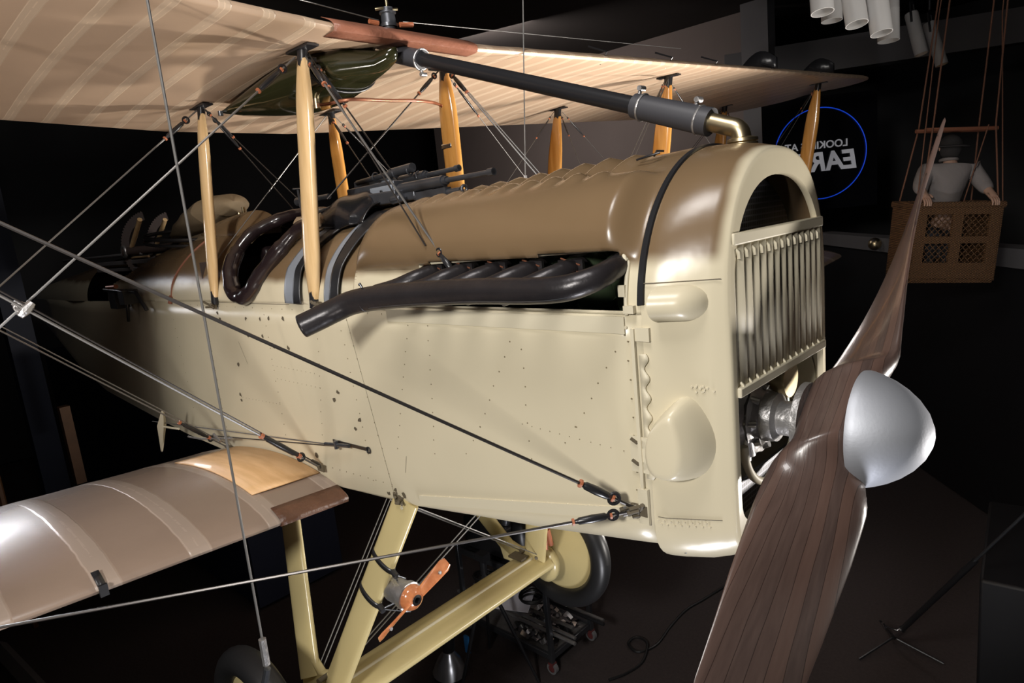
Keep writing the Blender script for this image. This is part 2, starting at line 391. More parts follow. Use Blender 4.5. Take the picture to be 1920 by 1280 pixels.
rowr([(-1.7, -.025), (.45, -.025)], .09, r=.002)
rowr([(.55, -.715), (1.49, -.535)], .075, r=.004, h=.003, mi=1); rowr([(.55, -.04), (1.5, -.033)], .15, r=.005, h=.003, mi=1)
riv_mb = mb; mb = MB()
# thin dark panel seams
def seam(pts, w=.0022, mi=0):
    for (x0, z0), (x1, z1) in zip(pts, pts[1:]):
        d = Vector((x1 - x0, 0, z1 - z0)).normalized(); n = Vector((-d.z, 0, d.x)) * w / 2
        a = Vector((x0, side_y(x0) - .0008, z0)); b = Vector((x1, side_y(x1) - .0008, z1))
        mb.add([a - n, b - n, b + n, a + n], [(0, 1, 2, 3)], mi)
seam([(.209, -.05), (.37, -.769)], .0016)
seam([(-3.5, -.045), (-1, -.004), (.45, -.004)], .003)
for x in frange(.62, 1.45, 6): seam([(x, itp(zcT, x) + .012), (x + .07, itp(zcT, x + .07) + .012)], .004)
seam([(-.8, -.2), (-.74, -.31)], .002); seam([(.48, -.57), (.46, -.64)], .002); seam([(.02, -.045), (.02, -.045)], .002)
# scuffed spots where metal shows
for x, z in [(-.673, -.079), (-.524, -.077), (-.438, -.069), (-.303, -.067), (-.676, -.161), (-.532, -.159), (-.434, -.204), (-.299, -.201),
             (-.89, -.486), (-.889, -.515), (.061, -.366), (.026, -.405), (.194, -.468), (.157, -.51), (-.848, -.319), (-1.0, -.03), (-.99, -.06), (-.97, -.09),
             (.38, -.73), (.40, -.755), (.43, -.74), (.33, -.755), (.62, -.725), (-.2, -.69)]:
    k = 7; mb.add([Vector((x + math.cos(2 * PI * i / k) * rnd.uniform(.005, .018), side_y(x) - .001, z + math.sin(2 * PI * i / k) * rnd.uniform(.005, .016))) for i in range(k)], [tuple(range(k))], 1)
seam_mb = mb
fus = part('fuselage', skin_mb, ['cream', 'dark'], label='cream painted fuselage sides with rivet rows', solid=.006)
obj('rivets', riv_mb, ['rivet', 'strip'], fus, kind='stuff', smooth_ang=30)
obj('seams_and_scuffs', seam_mb, ['seam', 'dirt'], fus, kind='stuff')
# raised edge strips of the engine side panels
mb = MB()
def sstrip(x0, z0, x1, z1, h, t=.004, mi=0):
    for sd in (-1, 1):
        y0, y1 = sd * -side_y(x0), sd * -side_y(x1)
        a0, a1 = Vector((x0, y0, z0)), Vector((x1, y1, z1)); o = Vector((0, sd * t, 0)); u = Vector((0, 0, h))
        mb.add([a0, a1, a1 + u, a0 + u, a0 + o, a1 + o, a1 + o + u, a0 + o + u], [(4, 5, 6, 7), (0, 4, 7, 3), (1, 2, 6, 5), (3, 7, 6, 2), (0, 1, 5, 4)], mi)
sstrip(.48, -.052, 1.50, -.050, .045); sstrip(.53, -.752, 1.505, -.566, .035, .004); sstrip(-1.9, -.016, .48, -.002, .018, .005)
for sd in (-1, 1):
    mb.box((1.524, sd * .427, -.30), (.010, .008, .53)); mb.box((1.545, sd * .421, -.05), (.05, .008, .035))
    mb.box((1.525, sd * .428, -.52), (.03, .01, .10), 0)
part('panel_edge_strip', mb, ['strip'])
# wavy edged hinge strip on the nose side
mb = MB(); top = []; bot = []
for i in range(61):
    z = -.10 - .34 * i / 60; top.append(Vector((1.537, -.4215, z))); bot.append(Vector((1.556 + .007 * math.sin(i / 60 * 2 * PI * 6.5), -.4205, z)))
mb.grid([top, bot]); part('scalloped_hinge', mb, 'strip', solid=.004)

# engine cowling top with cylinder bank fairings, louvre ridges and exhaust openings
def cowl_disp(x, p):
    z, y = p.z, p.y
    bx = 1
    if x < .44: bx = math.sqrt(max(0, 1 - ((.44 - x) / .16) ** 2)) if x > .28 else 0
    if x > 1.46: bx = max(0, 1 - ((x - 1.46) / .085)) ; bx = bx * bx * (3 - 2 * bx)
    u = (z - .24) / .108
    b = .072 * math.sqrt(max(0, 1 - u * u)) if abs(u) < 1 else 0
    b *= 1 if u > 0 else 1
    # louvres
    lv = 0
    if .46 < x < 1.40 and z > .30:
        ph = ((x - .46) / .094) % 1.0
        lv = .024 * max(0, math.sin(PI * ph)) ** 2 * (1 if ph > .0 else 0) * min(1, (z - .30) / .05) * min(1, (x - .44) / .1) * min(1, (1.42 - x) / .1)
        lv *= min(1, max(0, abs(y) - .015) / .04)
    return b * bx + lv
def in_open(x, z):
    x0, x1, z0, z1, r = .665, 1.508, .010, itp([(.66, .148), (1.5, .166)], x), .045
    if not (x0 < x < x1 and z0 < z < z1): return False
    for cx, sx in ((x0 + r, -1), (x1 - r, 1)):
        if (x - cx) * sx > 0 and z > z1 - r and math.hypot(x - cx, z - (z1 - r)) > r: return False
    return True
xs = frange(.275, 1.548, 250)
ts = []
def t_for_z(x, z):
    H, n = itp(HT, x), itp(nT, x); return math.asin(min(1, (max(0, z) / H) ** (n / 2)))
zl = [0, .010] + frange(.02, .17, 23) + frange(.18, .36, 26) + [.37, .378, .386]
rows = []; NC = 0
for x in xs:
    H = itp(HT, x); half = []
    for z in zl:
        zz = min(z if z < .17 else .17 + (z - .17) * (H - .17) / (.395 - .17), H); half.append(t_for_z(x, zz))
    half.append(PI / 2); tt = half + [PI - t for t in half[:-1][::-1]]
    row = []
    for t in tt:
        p = arch_pt(x, t); q = arch_pt(x, t + .02) - arch_pt(x, t - .02); nrm = Vector((0, q.z, -q.y)).normalized()
        if nrm.dot(Vector((0, p.y, p.z))) < 0: nrm = -nrm
        row.append(p + nrm * cowl_disp(x, p))
    rows.append(row)
def cskip(i, j):
    c = (rows[i][j] + rows[i + 1][j + 1]) / 2; return in_open(c.x, c.z)
mb = MB().grid(rows, skip=cskip)
cowl = obj('engine_cowling', mb, ['cowl', 'dark'], BP, label='khaki topped engine cowling with side bulge', solid=.004, smooth_ang=60)
for sd in (-1, 1):
    mb = MB(); r = .045; x0, x1 = .665, 1.508; z0 = .0; za, zb_ = .150, .168
    path = [(x0, z0 + .02)] + [(x0 + r - r * math.cos(t), za - r + r * math.sin(t)) for t in frange(0, PI / 2, 8)] + \
           [(x1 - r + r * math.sin(t), zb_ - r + r * math.cos(t)) for t in frange(0, PI / 2, 8)] + [(x1, z0)]
    pp = []
    for (xa, zaa), (xb, zbb) in zip(path, path[1:]):
        for k in range(6): pp.append((lerp(xa, xb, k / 6), lerp(zaa, zbb, k / 6)))
    pp.append(path[-1])
    mb.tube([arch_at_z(x, z, sd, .002 + (.012 if z > .14 else 0)) for x, z in pp], .006)
    obj('opening_lip', mb, 'strip', cowl)
obj('latch_plate', MB().box((1.52, -.429, .015), (.03, .012, .02)), 'strip', cowl)
obj('latch_plate', MB().box((1.50, -.426, .062), (.02, .008, .03)), 'strip', cowl)
# belt around the cowling joint
mb = MB(); rw = [[], []]
rows2 = []
for i, dx in enumerate((-.010, -.008, .008, .010)):
    e = .001 if i in (0, 3) else .006
    rows2.append([arch_pt(1.548 + .0 + dx + .008 * math.sin(t), t, e) for t in frange(.06, PI - .06, 80)])
mb.grid(rows2); part('cowling_strap', mb, 'black', label='black strap round the cowling joint')
mb = MB().tube([(1.40, -.16, .397), (1.44, -.165, .402), (1.47, -.15, .408)], .003).tube([(1.45, -.15, .40), (1.46, -.15, .414), (1.47, -.13, .412)], .003)
part('cowling_catch', mb, 'black')

# nose cowling with arched radiator opening
def loop(x, w, H, n, zc, zb):
    p = []
    for i in range(41):
        t = PI * i / 40; c, s = math.cos(t), math.sin(t); p.append(Vector((x, -w * math.copysign(abs(c) ** (2 / n), c), H * abs(s) ** (2 / n))))
    for i in range(1, 13): p.append(Vector((x, w, lerp(0, zc, i / 12))))
    for i in range(1, 28):
        t = PI * i / 28; c, s = math.cos(t), math.sin(t)
        p.append(Vector((x, w * math.copysign(abs(c) ** (2 / 2.6), c), zc - (zc - zb) * abs(s) ** (2 / 2.9))))
    for i in range(12): p.append(Vector((x, -w, lerp(zc, 0, i / 12))))
    return p
mb = MB(); rows = []
for x in (1.548, 1.565, 1.59, 1.62, 1.65, 1.68, 1.70, 1.715):
    rows.append(loop(x, itp(wT, x) , itp(HT, x), itp(nT, x), itp(zcT, x), itp(zbT, x)))
for x, i in ((1.730, .002), (1.738, .006), (1.7422, .012), (1.743, .019)):
    rows.append(loop(x, .342 - i, .393 - i, 2.4, -.53, -.71 + i))
rows.append(loop(1.743, .306, .318, 2.35, -.5, -.61)); rows.append(loop(1.738, .304, .316, 2.35, -.5, -.608)); rows.append(loop(1.726, .304, .316, 2.35, -.5, -.608))
mb.grid(rows, close=True)
nose = obj('nose_cowling', mb, 'nose', BP, smooth_ang=60, label='rounded nose cowling framing the radiator')
# upper pod and lower teardrop blister on each side
for sd in (-1, 1):
    mb = MB(); rr = []
    for i in range(25):
        s = i / 24; x = 1.59 + .112 * s; k = math.sqrt(max(0, 1 - max(0, (s - .55) / .45) ** 2)); row = []
        for j in range(17):
            t = -PI / 2 + PI * j / 16
            row.append(Vector((x, sd * (itp(wT, x) - .012 + .062 * max(k, .02) * math.cos(t)), .026 + .045 * max(k, .02) * math.sin(t))))
        rr.append(row)
    mb.grid(rr); mb.add(rr[0], [tuple(range(17))]); obj('upper_blister', mb, 'cream', nose)
    mb = MB(); base = [(1.551, -.295), (1.60, -.240), (1.648, -.190), (1.69, -.26), (1.712, -.33), (1.700, -.39), (1.672, -.432), (1.62, -.442), (1.55, -.436)]
    mid = [(1.553, -.298), (1.603, -.250), (1.645, -.205), (1.672, -.262), (1.688, -.325), (1.682, -.38), (1.66, -.42), (1.618, -.43), (1.553, -.425)]
    inn = [(1.560, -.31), (1.603, -.268), (1.635, -.235), (1.648, -.28), (1.655, -.335), (1.650, -.375), (1.637, -.408), (1.610, -.415), (1.560, -.41)]
    cen = []
    n = len(base); vs = [Vector((x, sd * (itp(wT, x) - .01), z)) for x, z in base]
    vs += [Vector((x, sd * (.440 - .40 * max(0, x - 1.63)), z)) for x, z in mid]
    vs += [Vector((x, sd * (.466 - .1 * max(0, x - 1.60)), z)) for x, z in inn] + [Vector((1.60, sd * .470, -.335))]
    fs = []
    for k in range(n):
        q = (k + 1) % n; fs += [(k, q, n + q, n + k), (n + k, n + q, 2 * n + q, 2 * n + k), (2 * n + k, 2 * n + q, 3 * n)]
    mb.add(vs, fs); bl = obj('lower_blister', mb, 'cream', nose, sub=2, smooth_ang=180)
    cz = bl.data.attributes.new('crease_edge', 'FLOAT', 'EDGE')
    for e_ in bl.data.edges: cz.data[e_.index].value = .55 if min(e_.vertices) >= 2 * n and max(e_.vertices) < 3 * n else 0
mb = MB()

for i in range(16): x = 1.56 + .13 * i / 16; mb.disc((x, -itp(wT, x) , -.555 - .01 * (i % 2)), (0, -1, 0), .003, .003, 0, 6)
for i in range(14):
    x = 1.655 + .055 * rnd.random(); mb.disc((x, -itp(wT, x), -.185 - .02 * rnd.random()), (0, -1, 0), .0035, .003, 0, 6)
pp = [(x, -itp(wT, x) - .0006, .080) for x in frange(1.56, 1.728, 8)]; mb.tube(pp, .0012, 1, 5)
pp = [(x, -itp(wT, x) - .0006, -.545) for x in frange(1.56, 1.71, 8)]; mb.tube(pp, .0012, 1, 5)
obj('nose_rivets', mb, ['strip', 'seam'], nose, kind='stuff')
mb = MB()
for z in (-.345, -.405):
    mb.disc((1.53, -.424, z), (0, -1, 0), .014, .003, 0, 14); mb.box((1.508, -.43, z + .008), (.022, .006, .007), 1, Matrix.Rotation(.5, 3, 'Y'))
mb.box((1.52, -.4255, -.375), (.055, .003, .10)); obj('fastener_plate', mb, ['strip', 'dirt'], nose)

# radiator core, shutters, crankcase seen through the opening
def arch_poly(x, w, H, n, zb, m=40):
    return [Vector((x, -w * math.copysign(abs(math.cos(t)) ** (2 / n), math.cos(t)), H * abs(math.sin(t)) ** (2 / n))) for t in frange(0, PI, m)] + [Vector((x, w, zb)), Vector((x, -w, zb))]
p = arch_poly(1.635, .30, .315, 2.1, -.24); mb = MB().add(p, [tuple(range(len(p)))]); rad = part('radiator', mb, 'honey', solid=.03, label='black honeycomb radiator core')
mb = MB(); mb.tube(arch_poly(1.638, .30, .315, 2.1, -.2)[:-2], .006); obj('radiator_rim', mb, 'brass', rad)
p = arch_poly(1.60, .37, .375, 2.3, -.66); part('firewall_backing', MB().add(p, [tuple(range(len(p)))]), 'black', solid=.01)
mb = MB().box((1.738, 0, .168), (.022, .612, .030)).box((1.738, 0, -.213), (.03, .616, .026)).box((1.736, -.300, -.02), (.012, .012, .36))
mb.box((1.738, .300, -.02), (.012, .01, .36))
shut = part('radiator_shutter', mb, 'strip', bevel=.004, label='cream radiator shutter frame under the arch')
for i in range(13):
    y = -.271 + .0450 * i; ang = .22
    mb = MB(); rr = []
    for z in (-.200, .152):
        rr.append([Vector((1.738 + .003 * math.sin(PI * k / 8) + math.sin(ang) * (k / 8 - .5) * .04, y + (k / 8 - .5) * .0400, z)) for k in range(9)])
    mb.grid(rr)
    for z in (-.192, .142): mb.tube([(1.742, y - .014, z), (1.747, y - .014, z - .006), (1.747, y - .012, z - .02)], .0016, 0, 6)
    obj('shutter_slat', mb, 'strip', shut, solid=.003)
mb = MB().lathe((1.60, 0, -.37), (1, 0, 0), [(.14, 0), (.135, .04), (.10, .07), (.075, .09), (.07, .12), (.045, .13), (.045, .17), (.04, .25)])
mb.lathe((1.60, 0, -.37), (1, 0, 0), [(.11, .05), (.112, .07), (.09, .078)], 0, 12)
for k in range(8):
    t = 2 * PI * k / 8; mb.tube([(1.62, .118 * math.cos(t), -.37 + .118 * math.sin(t)), (1.69, .085 * math.cos(t), -.37 + .085 * math.sin(t))], .010)
mb.tube([(1.65, -.08, -.37), (1.66, -.08, -.47)], .022); mb.tube([(1.655, -.08, -.47), (1.655, -.08, -.485)], .014)
part('crankcase_nose', mb, 'castalu', label='silver cast crankcase behind the propeller')
mb = MB(); mb.tube([(1.70, .19 * math.cos(t), -.40 + .155 * math.sin(t)) for t in frange(-PI * 1.0, .15, 40)], .012); part('intake_hoop', mb, 'strip')
mb = MB().box((1.655, .02, -.585), (.01, .50, .10)); part('lower_grille', mb, 'honey')
mb = MB().lathe((1.67, .10, -.28), (1, 0, 0), [(.05, 0), (.06, .02), (.055, .05), (.0, .05)]); part('magneto_cap', mb, 'brass')

# engine and exhaust
mb = MB()
mb.box((1.08, 0, -.10), (.9, .42, .2), 0)
for i in range(6):
    x = .70 + .145 * i
    for sd in (-1, 1):
        mb.lathe((x, sd * .20, -.05), (0, sd * .45, 1), [(.062, 0), (.062, .06), (.066, .06), (.066, .07), (.062, .07), (.062, .2), (.045, .23)], 0, 20)
        mb.tube([(x, sd * .26, .12), (x, sd * .335, .115)], .035, 0)
engine = part('engine_block', mb, 'green', label='dark green engine cylinders inside the cowling')
mb = MB().box((1.08, 0, -.02), (.95, .80, .01)); part('engine_bay_floor', mb, 'black')
mb = MB(); col = cr([(1.478, -.38, .130), (1.482, -.44, .118), (1.468, -.50, .102), (1.41, -.540, .086), (1.3, -.55, .080), (1.1, -.55, .079), (.85, -.555, .070), (.66, -.575, .060), (.54, -.60, .046), (.48, -.635, .024), (.44, -.675, .003), (.40, -.72, -.018)], 8)
mb.tube(col, [.0245 + .0125 * min(1, i / 55) for i in range(len(col))], 0, 20, caps=False)
exh = part('exhaust_pipe', mb, 'exh', solid=.004, label='long dark exhaust collector pipe bent at its open end')
for i in range(6):
    x = .70 + .145 * i
    if i == 5: continue
    mb = MB(); pts = cr([(x + .035, -.345, .120), (x + .035, -.40, .118), (x + .015, -.455, .106), (x - .035, -.505, .082), (x - .10, -.54, .066)], 6)
    mb.tube(pts, [.026, .026, .026, .026, .026, .027] + [.027 + .005 * min(1, k / 18) for k in range(len(pts) - 6)], 0, 14)
    mb.box((x + .035, -.39, .118), (.085, .010, .05), 0)
    for s_ in (-1, 1): mb.tube([(x + .035 + s_ * .034, -.388, .118 - .012 * s_), (x + .035 + s_ * .034, -.408, .118 - .012 * s_)], .008, 1, 6)
    mb.tube([(x + .035 - .03, -.396, .148), (x + .035 + .035, -.396, .128)], .0025, 1, 5)
    obj('exhaust_stub', mb, ['exh', 'copper'], exh)
mb = MB(); c = Vector((.60, -.585, .053)); d = Vector((1, .25, .10)).normalized(); mb.ring(c, d, .038, .0025, 0, 28, 6)
mb.tube([c + Vector((0, -.01, .043)), c + Vector((-.006, -.012, .056)), c + Vector((-.016, -.008, .052))], .004)
pts = [col[i] + Vector((0, -.024 - .00012 * i, -.019 - .00016 * i)) for i in range(22, 58)]; mb.tube(pts, .0016, 0, 6)
obj('weld_bead', mb, 'steel', exh)

# deck, cockpit and hoops
coam = [(-.14, -.30, .33), (-.248, -.315, .312), (-.358, -.37, .217), (-.473, -.405, .127), (-.54, -.43, .06), (-.625, -.44, .028), (-.711, -.44, .055), (-.755, -.42, .147), (-.784, -.36, .232), (-.75, -.29, .315), (-.70, -.20, .362), (-.65, -.12, .388), (-.63, 0, .395)]
poly = [(-.12, .325)] + [(x, z) for x, y, z in coam[1:12]] + [(-.63, .60), (-.12, .60)]
def inpoly(x, z, P):
    r = False; j = len(P) - 1
    for i in range(len(P)):
        xi, zi = P[i]; xj, zj = P[j]
        if (zi > z) != (zj > z) and x < (xj - xi) * (z - zi) / (zj - zi) + xi: r = not r
        j = i
    return r
xs = frange(-2.95, .29, 220); ts_ = frange(0, PI, 90)
zlim = [(-2.95, .06), (-2.5, .16), (-1.84, .335), (-1.3, .42), (-1.2, 1), (1, 1)]
rows = [[arch_pt(x, t) for t in ts_] for x in xs]
def dskip(i, j):
    c = (rows[i][j] + rows[i + 1][j + 1]) / 2
    return inpoly(c.x, c.z, poly) or c.z > itp(zlim, c.x)
mb = MB().grid(rows, skip=dskip)
deck = obj('fuselage_deck', mb, ['deck', 'dark'], BP, solid=.006, smooth_ang=60, label='rounded khaki deck around the cockpits')
mb = MB(); mb.tube(cr([arch_at_z(x, z, -1, .002) for x, z in [(-1.62, -.01), (-1.58, .10), (-1.50, .20), (-1.40, .30), (-1.28, .36)]], 6), .006)
mb.tube([arch_at_z(-1.60, .02, -1, .006), arch_at_z(-1.62, -.02, -1, .012)], .012)
obj('deck_strap', mb, 'lebrown', deck)
xs = frange(-6.5, -3.55, 12); mb = MB().grid([[arch_pt(x, t) for t in frange(0, PI, 30)] for x in xs]); part('tail_deck', mb, 'deck')
mb = MB()
for sd in (-1, 1): mb.box((-.55, sd * .395, -.25), (1.3, .01, .6))
mb.box((-.55, 0, -.5), (1.3, .8, .01)); mb.box((-1.15, 0, -.25), (.01, .8, .9)); mb.box((-.02, 0, -.2), (.01, .78, .6)); mb.box((-2.2, 0, -.3), (1.6, .7, .01))
part('cockpit_lining', mb, 'dark')
mb = MB().box((-.85, 0, -.1), (.08, .4, .7)).box((-.68, 0, -.35), (.36, .4, .06)); part('pilot_seat', mb, 'leather', bevel=.02)
pts = cr(coam, 8); full = pts + [Vector((p.x, -p.y, p.z)) for p in reversed(pts[:-1])]
rs = []
for i, p in enumerate(full):
    rs.append(.026 + .012 * (1 if p.z < .25 else .3) + .0015 * math.sin(i * .55) + .0012 * math.sin(i * 1.15))
rs[-1] = rs[0]; full[-1] = full[0]
mb = MB().tube(full + [full[0]] if False else full, rs, 0, 16); part('cockpit_coaming', mb, 'leather', label='padded dark leather cockpit rim')
mb = MB(); rr = []
for i in range(15):
    t = PI * i / 14; rr.append([Vector((-.20 + .13 * -math.cos(t), -.27 + .05 * math.cos(2 * PI * k / 16) * math.sin(t) + .004 * math.sin(i * 5 + k * 3), .335 + .040 * math.sin(2 * PI * k / 16) * math.sin(t) + .006 * math.sin(i * 3 + k * 4))) for k in range(16)])
mb.grid(rr, close=True); part('fleece_pad', mb, 'fleece', label='tan fleece crash pad')
mb = MB(); mb.grid([[Vector((-.20 - .10 * s, -.30, .30 - .24 * s)), Vector((-.42 - .08 * s, -.22, .30 - .24 * s))] for s in frange(0, 1, 8)]); part('tan_flap', mb, 'canvas', solid=.01)
# steel and black hoops hugging the deck in front of the cockpit
def hoop(name, x0f, x1f, z1, mat, e, ex=.004):
    for sd in (-1,):
        rr = []
        for z in frange(.004, z1, 26): rr.append([arch_at_z(lerp(x0f(z), x1f(z), k / 6), z, sd, e) for k in range(7)])
        part(name, MB().grid(rr), mat, solid=.006)
hoop('steel_hoop', lambda z: itp([(0, -.235), (.15, -.235), (.25, -.16), (.34, -.05)], z), lambda z: itp([(0, -.150), (.15, -.150), (.25, -.09), (.34, .02)], z), .34, 'hoopsteel', .008)
hoop('black_hoop', lambda z: itp([(0, -.150), (.15, -.150), (.25, -.09), (.34, .02)], z), lambda z: itp([(0, -.09), (.15, -.10), (.25, -.02), (.34, .10)], z), .34, 'black', .014)
hoop('steel_hoop', lambda z: itp([(0, .085), (.15, .09), (.25, .12), (.34, .16)], z), lambda z: itp([(0, .135), (.15, .145), (.25, .17), (.34, .20)], z), .30, 'hoopsteel', .008)
hoop('black_hoop', lambda z: itp([(0, .135), (.15, .145), (.25, .17), (.34, .18)], z), lambda z: itp([(0, .20), (.15, .205), (.25, .25), (.34, .30)], z), .345, 'black', .016)
# black leather hood over the gun breeches
mb = MB(); rr = []
for i in range(19):
    x = -.15 + .32 * i / 18; k = math.sin(PI * min(1, (i + 1) / 17)) ** .5 if i < 17 else .25
    rr.append([Vector((x, -.29 * math.cos(t) * (1 if k > .3 else .9), .30 + (.085 + .075 * k) * math.sin(t) ** .8 + .006 * math.sin(t * 7 + i * .5))) for t in frange(0, PI, 30)])
mb.grid(rr); part('gun_hood', mb, 'blackleather', solid=.006, label='black leather hood over the gun breeches')

# two machine guns
def machine_gun(y, x0, x1, z, dz, name, lab, drum=False):
    def P(s, oy=0, oz=0): return Vector((lerp(x0, x1, s), y + oy, lerp(z, z + dz, s) + oz))
    mb = MB(); g = None
    d = Vector((x1 - x0, 0, dz)).normalized(); R = Matrix.Rotation(-math.atan2(dz, x1 - x0), 3, 'Y')
    mb.box(P(.2), ((x1 - x0) * .38, .055, .075), 0, R)
    g = part(name, mb, 'gun', label=lab, bevel=.005)
    L = x1 - x0
    mb = MB().tube([P(.36), P(.40), P(.40), P(.70), P(.70), P(.72), P(.72), P(.97), P(.97), P(1.0)], [.018, .018, .022, .022, .016, .016, .010, .010, .014, .014], 0, 14)
    mb.tube([P(1.0), P(.99)], .010, 0, 10)
    obj('barrel', mb, 'gun', g)
    mb = MB().box(P(.30, -.032, -.004), (.15, .008, .050), 0, R); mb.tube([P(.31, -.036, 0), P(.31, -.045, 0)], .006, 1)
    obj('feed_plate', mb, ['hoopsteel', 'black'], g, bevel=.002)
    mb = MB().tube([P(.50, 0, -.045), P(.80, 0, -.045)], .013, 0, 10); mb.box(P(.62, 0, -.04), (.18, .03, .03), 0, R); mb.ring(P(.82, 0, -.043), (1, 0, 0), .013, .006)
    mb.tube([P(.52, 0, .03), P(.52, 0, .05), P(.54, 0, .055)], .004)
    obj('recoil_tube', mb, 'gun', g)
    mb = MB().tube([P(-.02), P(.02)], [.02, .028], 0, 12); mb.tube([P(.0, -.02, 0), P(-.03, -.03, -.05)], .006)
    obj('grip', mb, 'black', g)
    if drum:
        mb = MB().lathe(P(.30, 0, .045), (-.2, 0, 1), [(0, 0), (.06, 0), (.07, .01), (.07, .03), (.05, .04), (0, .042)]); obj('ammunition_drum', mb, 'gun', g)
    return g
machine_gun(-.10, -.12, .775, .425, .012, 'machine_gun', 'near machine gun, longer barrel')
machine_gun(.10, -.35, .385, .475, .018, 'machine_gun', 'far machine gun with shorter barrel')
mb = MB().tube([(-.25, .03, .50), (.02, .03, .515), (.02, .03, .515), (.17, .03, .522)], [.012, .012, .020, .020], 0, 14)
for x in (-.10, .05, .15): mb.ring((x, .03, .512), (1, 0, 0), .018, .004, 0, 20, 6)
part('gun_sight_tube', mb, 'gun')
mb = MB().tube([(-.40, -.18, .36), (-.43, -.18, .42), (-.43, -.18, .50)], .005, 0, 8).tube([(-.43, -.205, .50), (-.43, -.155, .50)], .004, 0, 6).tube([(-.41, -.18, .365), (-.15, -.18, .40)], .005, 0, 6)
mb.tube([(-.22, -.15, .445), (-.43, -.165, .445)], .012, 0, 12); mb.tube([(-.43, -.165, .445), (-.47, -.168, .443)], .020, 0, 12)
part('gun_sight_post', mb, 'steel')
mb = MB().box((.12, -.10, .40), (.30, .12, .05)).box((.25, -.06, .40), (.16, .10, .04)); mb.tube([(.26, -.17, .385), (.31, -.16, .39)], .018)
part('gun_mount', mb, 'gun', bevel=.006)

# headrest fairing, canvas covered gun, rear ring mount
mb = MB(); rr = []
for i in range(21):
    s = i / 20; x = -1.02 - .75 * s; r = .125 * math.sqrt(max(0, 1 - s ** 1.6)) + .004
    rr.append([Vector((x, -.105 - r * math.cos(t), .315 + (r * 1.0) * math.sin(t))) for t in frange(0, PI, 24)])
mb.grid(rr); mb.add(rr[0], [tuple(range(24))]); part('headrest_fairing', mb, 'deck', label='round faced headrest fairing')
mb = MB().tube([(-1.24, -.07, .42), (-1.24, -.07, .475)], .010).tube([(-1.30, -.07, .42), (-1.30, -.07, .45)], .012); part('fuel_filler', mb, 'brass')
mb = MB(); rr = []
for i in range(25):
    s = i / 24; x = -1.38 - 1.0 * s
    k = math.sin(PI * min(1, .12 + s * .3)) if s < .2 else (1 - ((s - .2) / .8) ** 2 * .85)
    if s < .12: k = math.sqrt(max(0, 1 - (1 - s / .12) ** 2)) * .78 + .01
    rr.append([Vector((x, -.05 + (.17 * k + .004 * min(1, s * 6) * math.sin(7 * t + s * 20)) * math.cos(t), .40 + .12 * (1 - s) * 1.0 - .05 * s + (.085 * k + .004 * min(1, s * 6) * math.sin(5 * t + s * 30)) * math.sin(t))) for t in frange(0, 2 * PI * 31 / 32, 32)])
mb.grid(rr, close=True, caps=True); part('canvas_gun_cover', mb, 'canvas', label='brown canvas cover over the rear gun')
mb = MB(); mb.grid([[arch_pt(x, t, .001 + .01 * math.sin(t * 6)) for t in frange(.9, PI - .9, 20)] for x in frange(-1.95, -1.25, 10)]); part('canvas_apron', mb, 'canvas', solid=.01)
mb = MB().ring((-1.95, -.02, .36), (.12, 0, 1), .34, .012, 0, 60, 8).ring((-1.95, -.02, .325), (.12, 0, 1), .345, .010, 0, 60, 8)
ringm = part('gun_ring', mb, 'black', label='black ring mount behind the rear cockpit')
for yq, xq in ((-.2, -2.74), (.06, -3.02)):
    mb = MB(); c = Vector((xq + .02, yq, .30)); rr = []; D = Vector((.45, .89, 0)); Nn = Vector((.89, -.45, 0))
    n = 50
    for i in range(n):
        t = lerp(1.75, 3.75, i / (n - 1)); ro = .255 + (.010 if i % 2 else 0)
        rr.append([c + D * (math.cos(t) * r_ * .8 + .13) + Nn * dy + Vector((0, 0, math.sin(t) * r_ + .01)) for r_, dy in ((.20, -.012), (ro, -.012), (ro, .012), (.20, .012))])
    mb.grid(rr, close=True, caps=True); obj('toothed_quadrant', mb, 'dark', ringm)
    mb = MB().tube([c + Vector((0, -.03, 0)), c + Vector((.31, -.03, .20))], .016).tube([c + Vector((-.02, -.03, -.045)), c + Vector((.34, -.03, -.045))], .008)
    obj('elevating_arm', mb, 'litwood', ringm)
    mb = MB().tube([c + Vector((0, -.07, 0)), c + Vector((.4, .25, 0))], .03, 0, 16); mb.ring(c + Vector((0, -.07, 0)), (0, 1, 0), .034, .012, 1); obj('pivot_tube', mb, ['dark', 'castalu'], ringm)
mb = MB().box((-2.85, -.22, .225), (1.45, .03, .03)).box((-2.85, -.22, .175), (1.45, .03, .025)).tube([(-2.6, -.2, .28), (-4.4, -.25, .28)], .012)
part('gun_rail', mb, 'grey', bevel=.004)
mb = MB().box((-2.15, -.47, .02), (.10, .09, .09)).box((-2.42, -.45, .0), (.14, .08, .12)).tube([(-2.5, -.5, .07), (-2.0, -.47, .05), (-1.9, -.46, -.06)], .012)
mb.tube([(-2.2, -.47, -.02), (-2.25, -.47, -.14)], .01)
part('camera_bracket', mb, 'black', bevel=.008)
mb = MB().tube([(-2.42, -.5, .085), (-2.25, -.5, .09)], .014); part('bracket_handle', mb, 'copper')

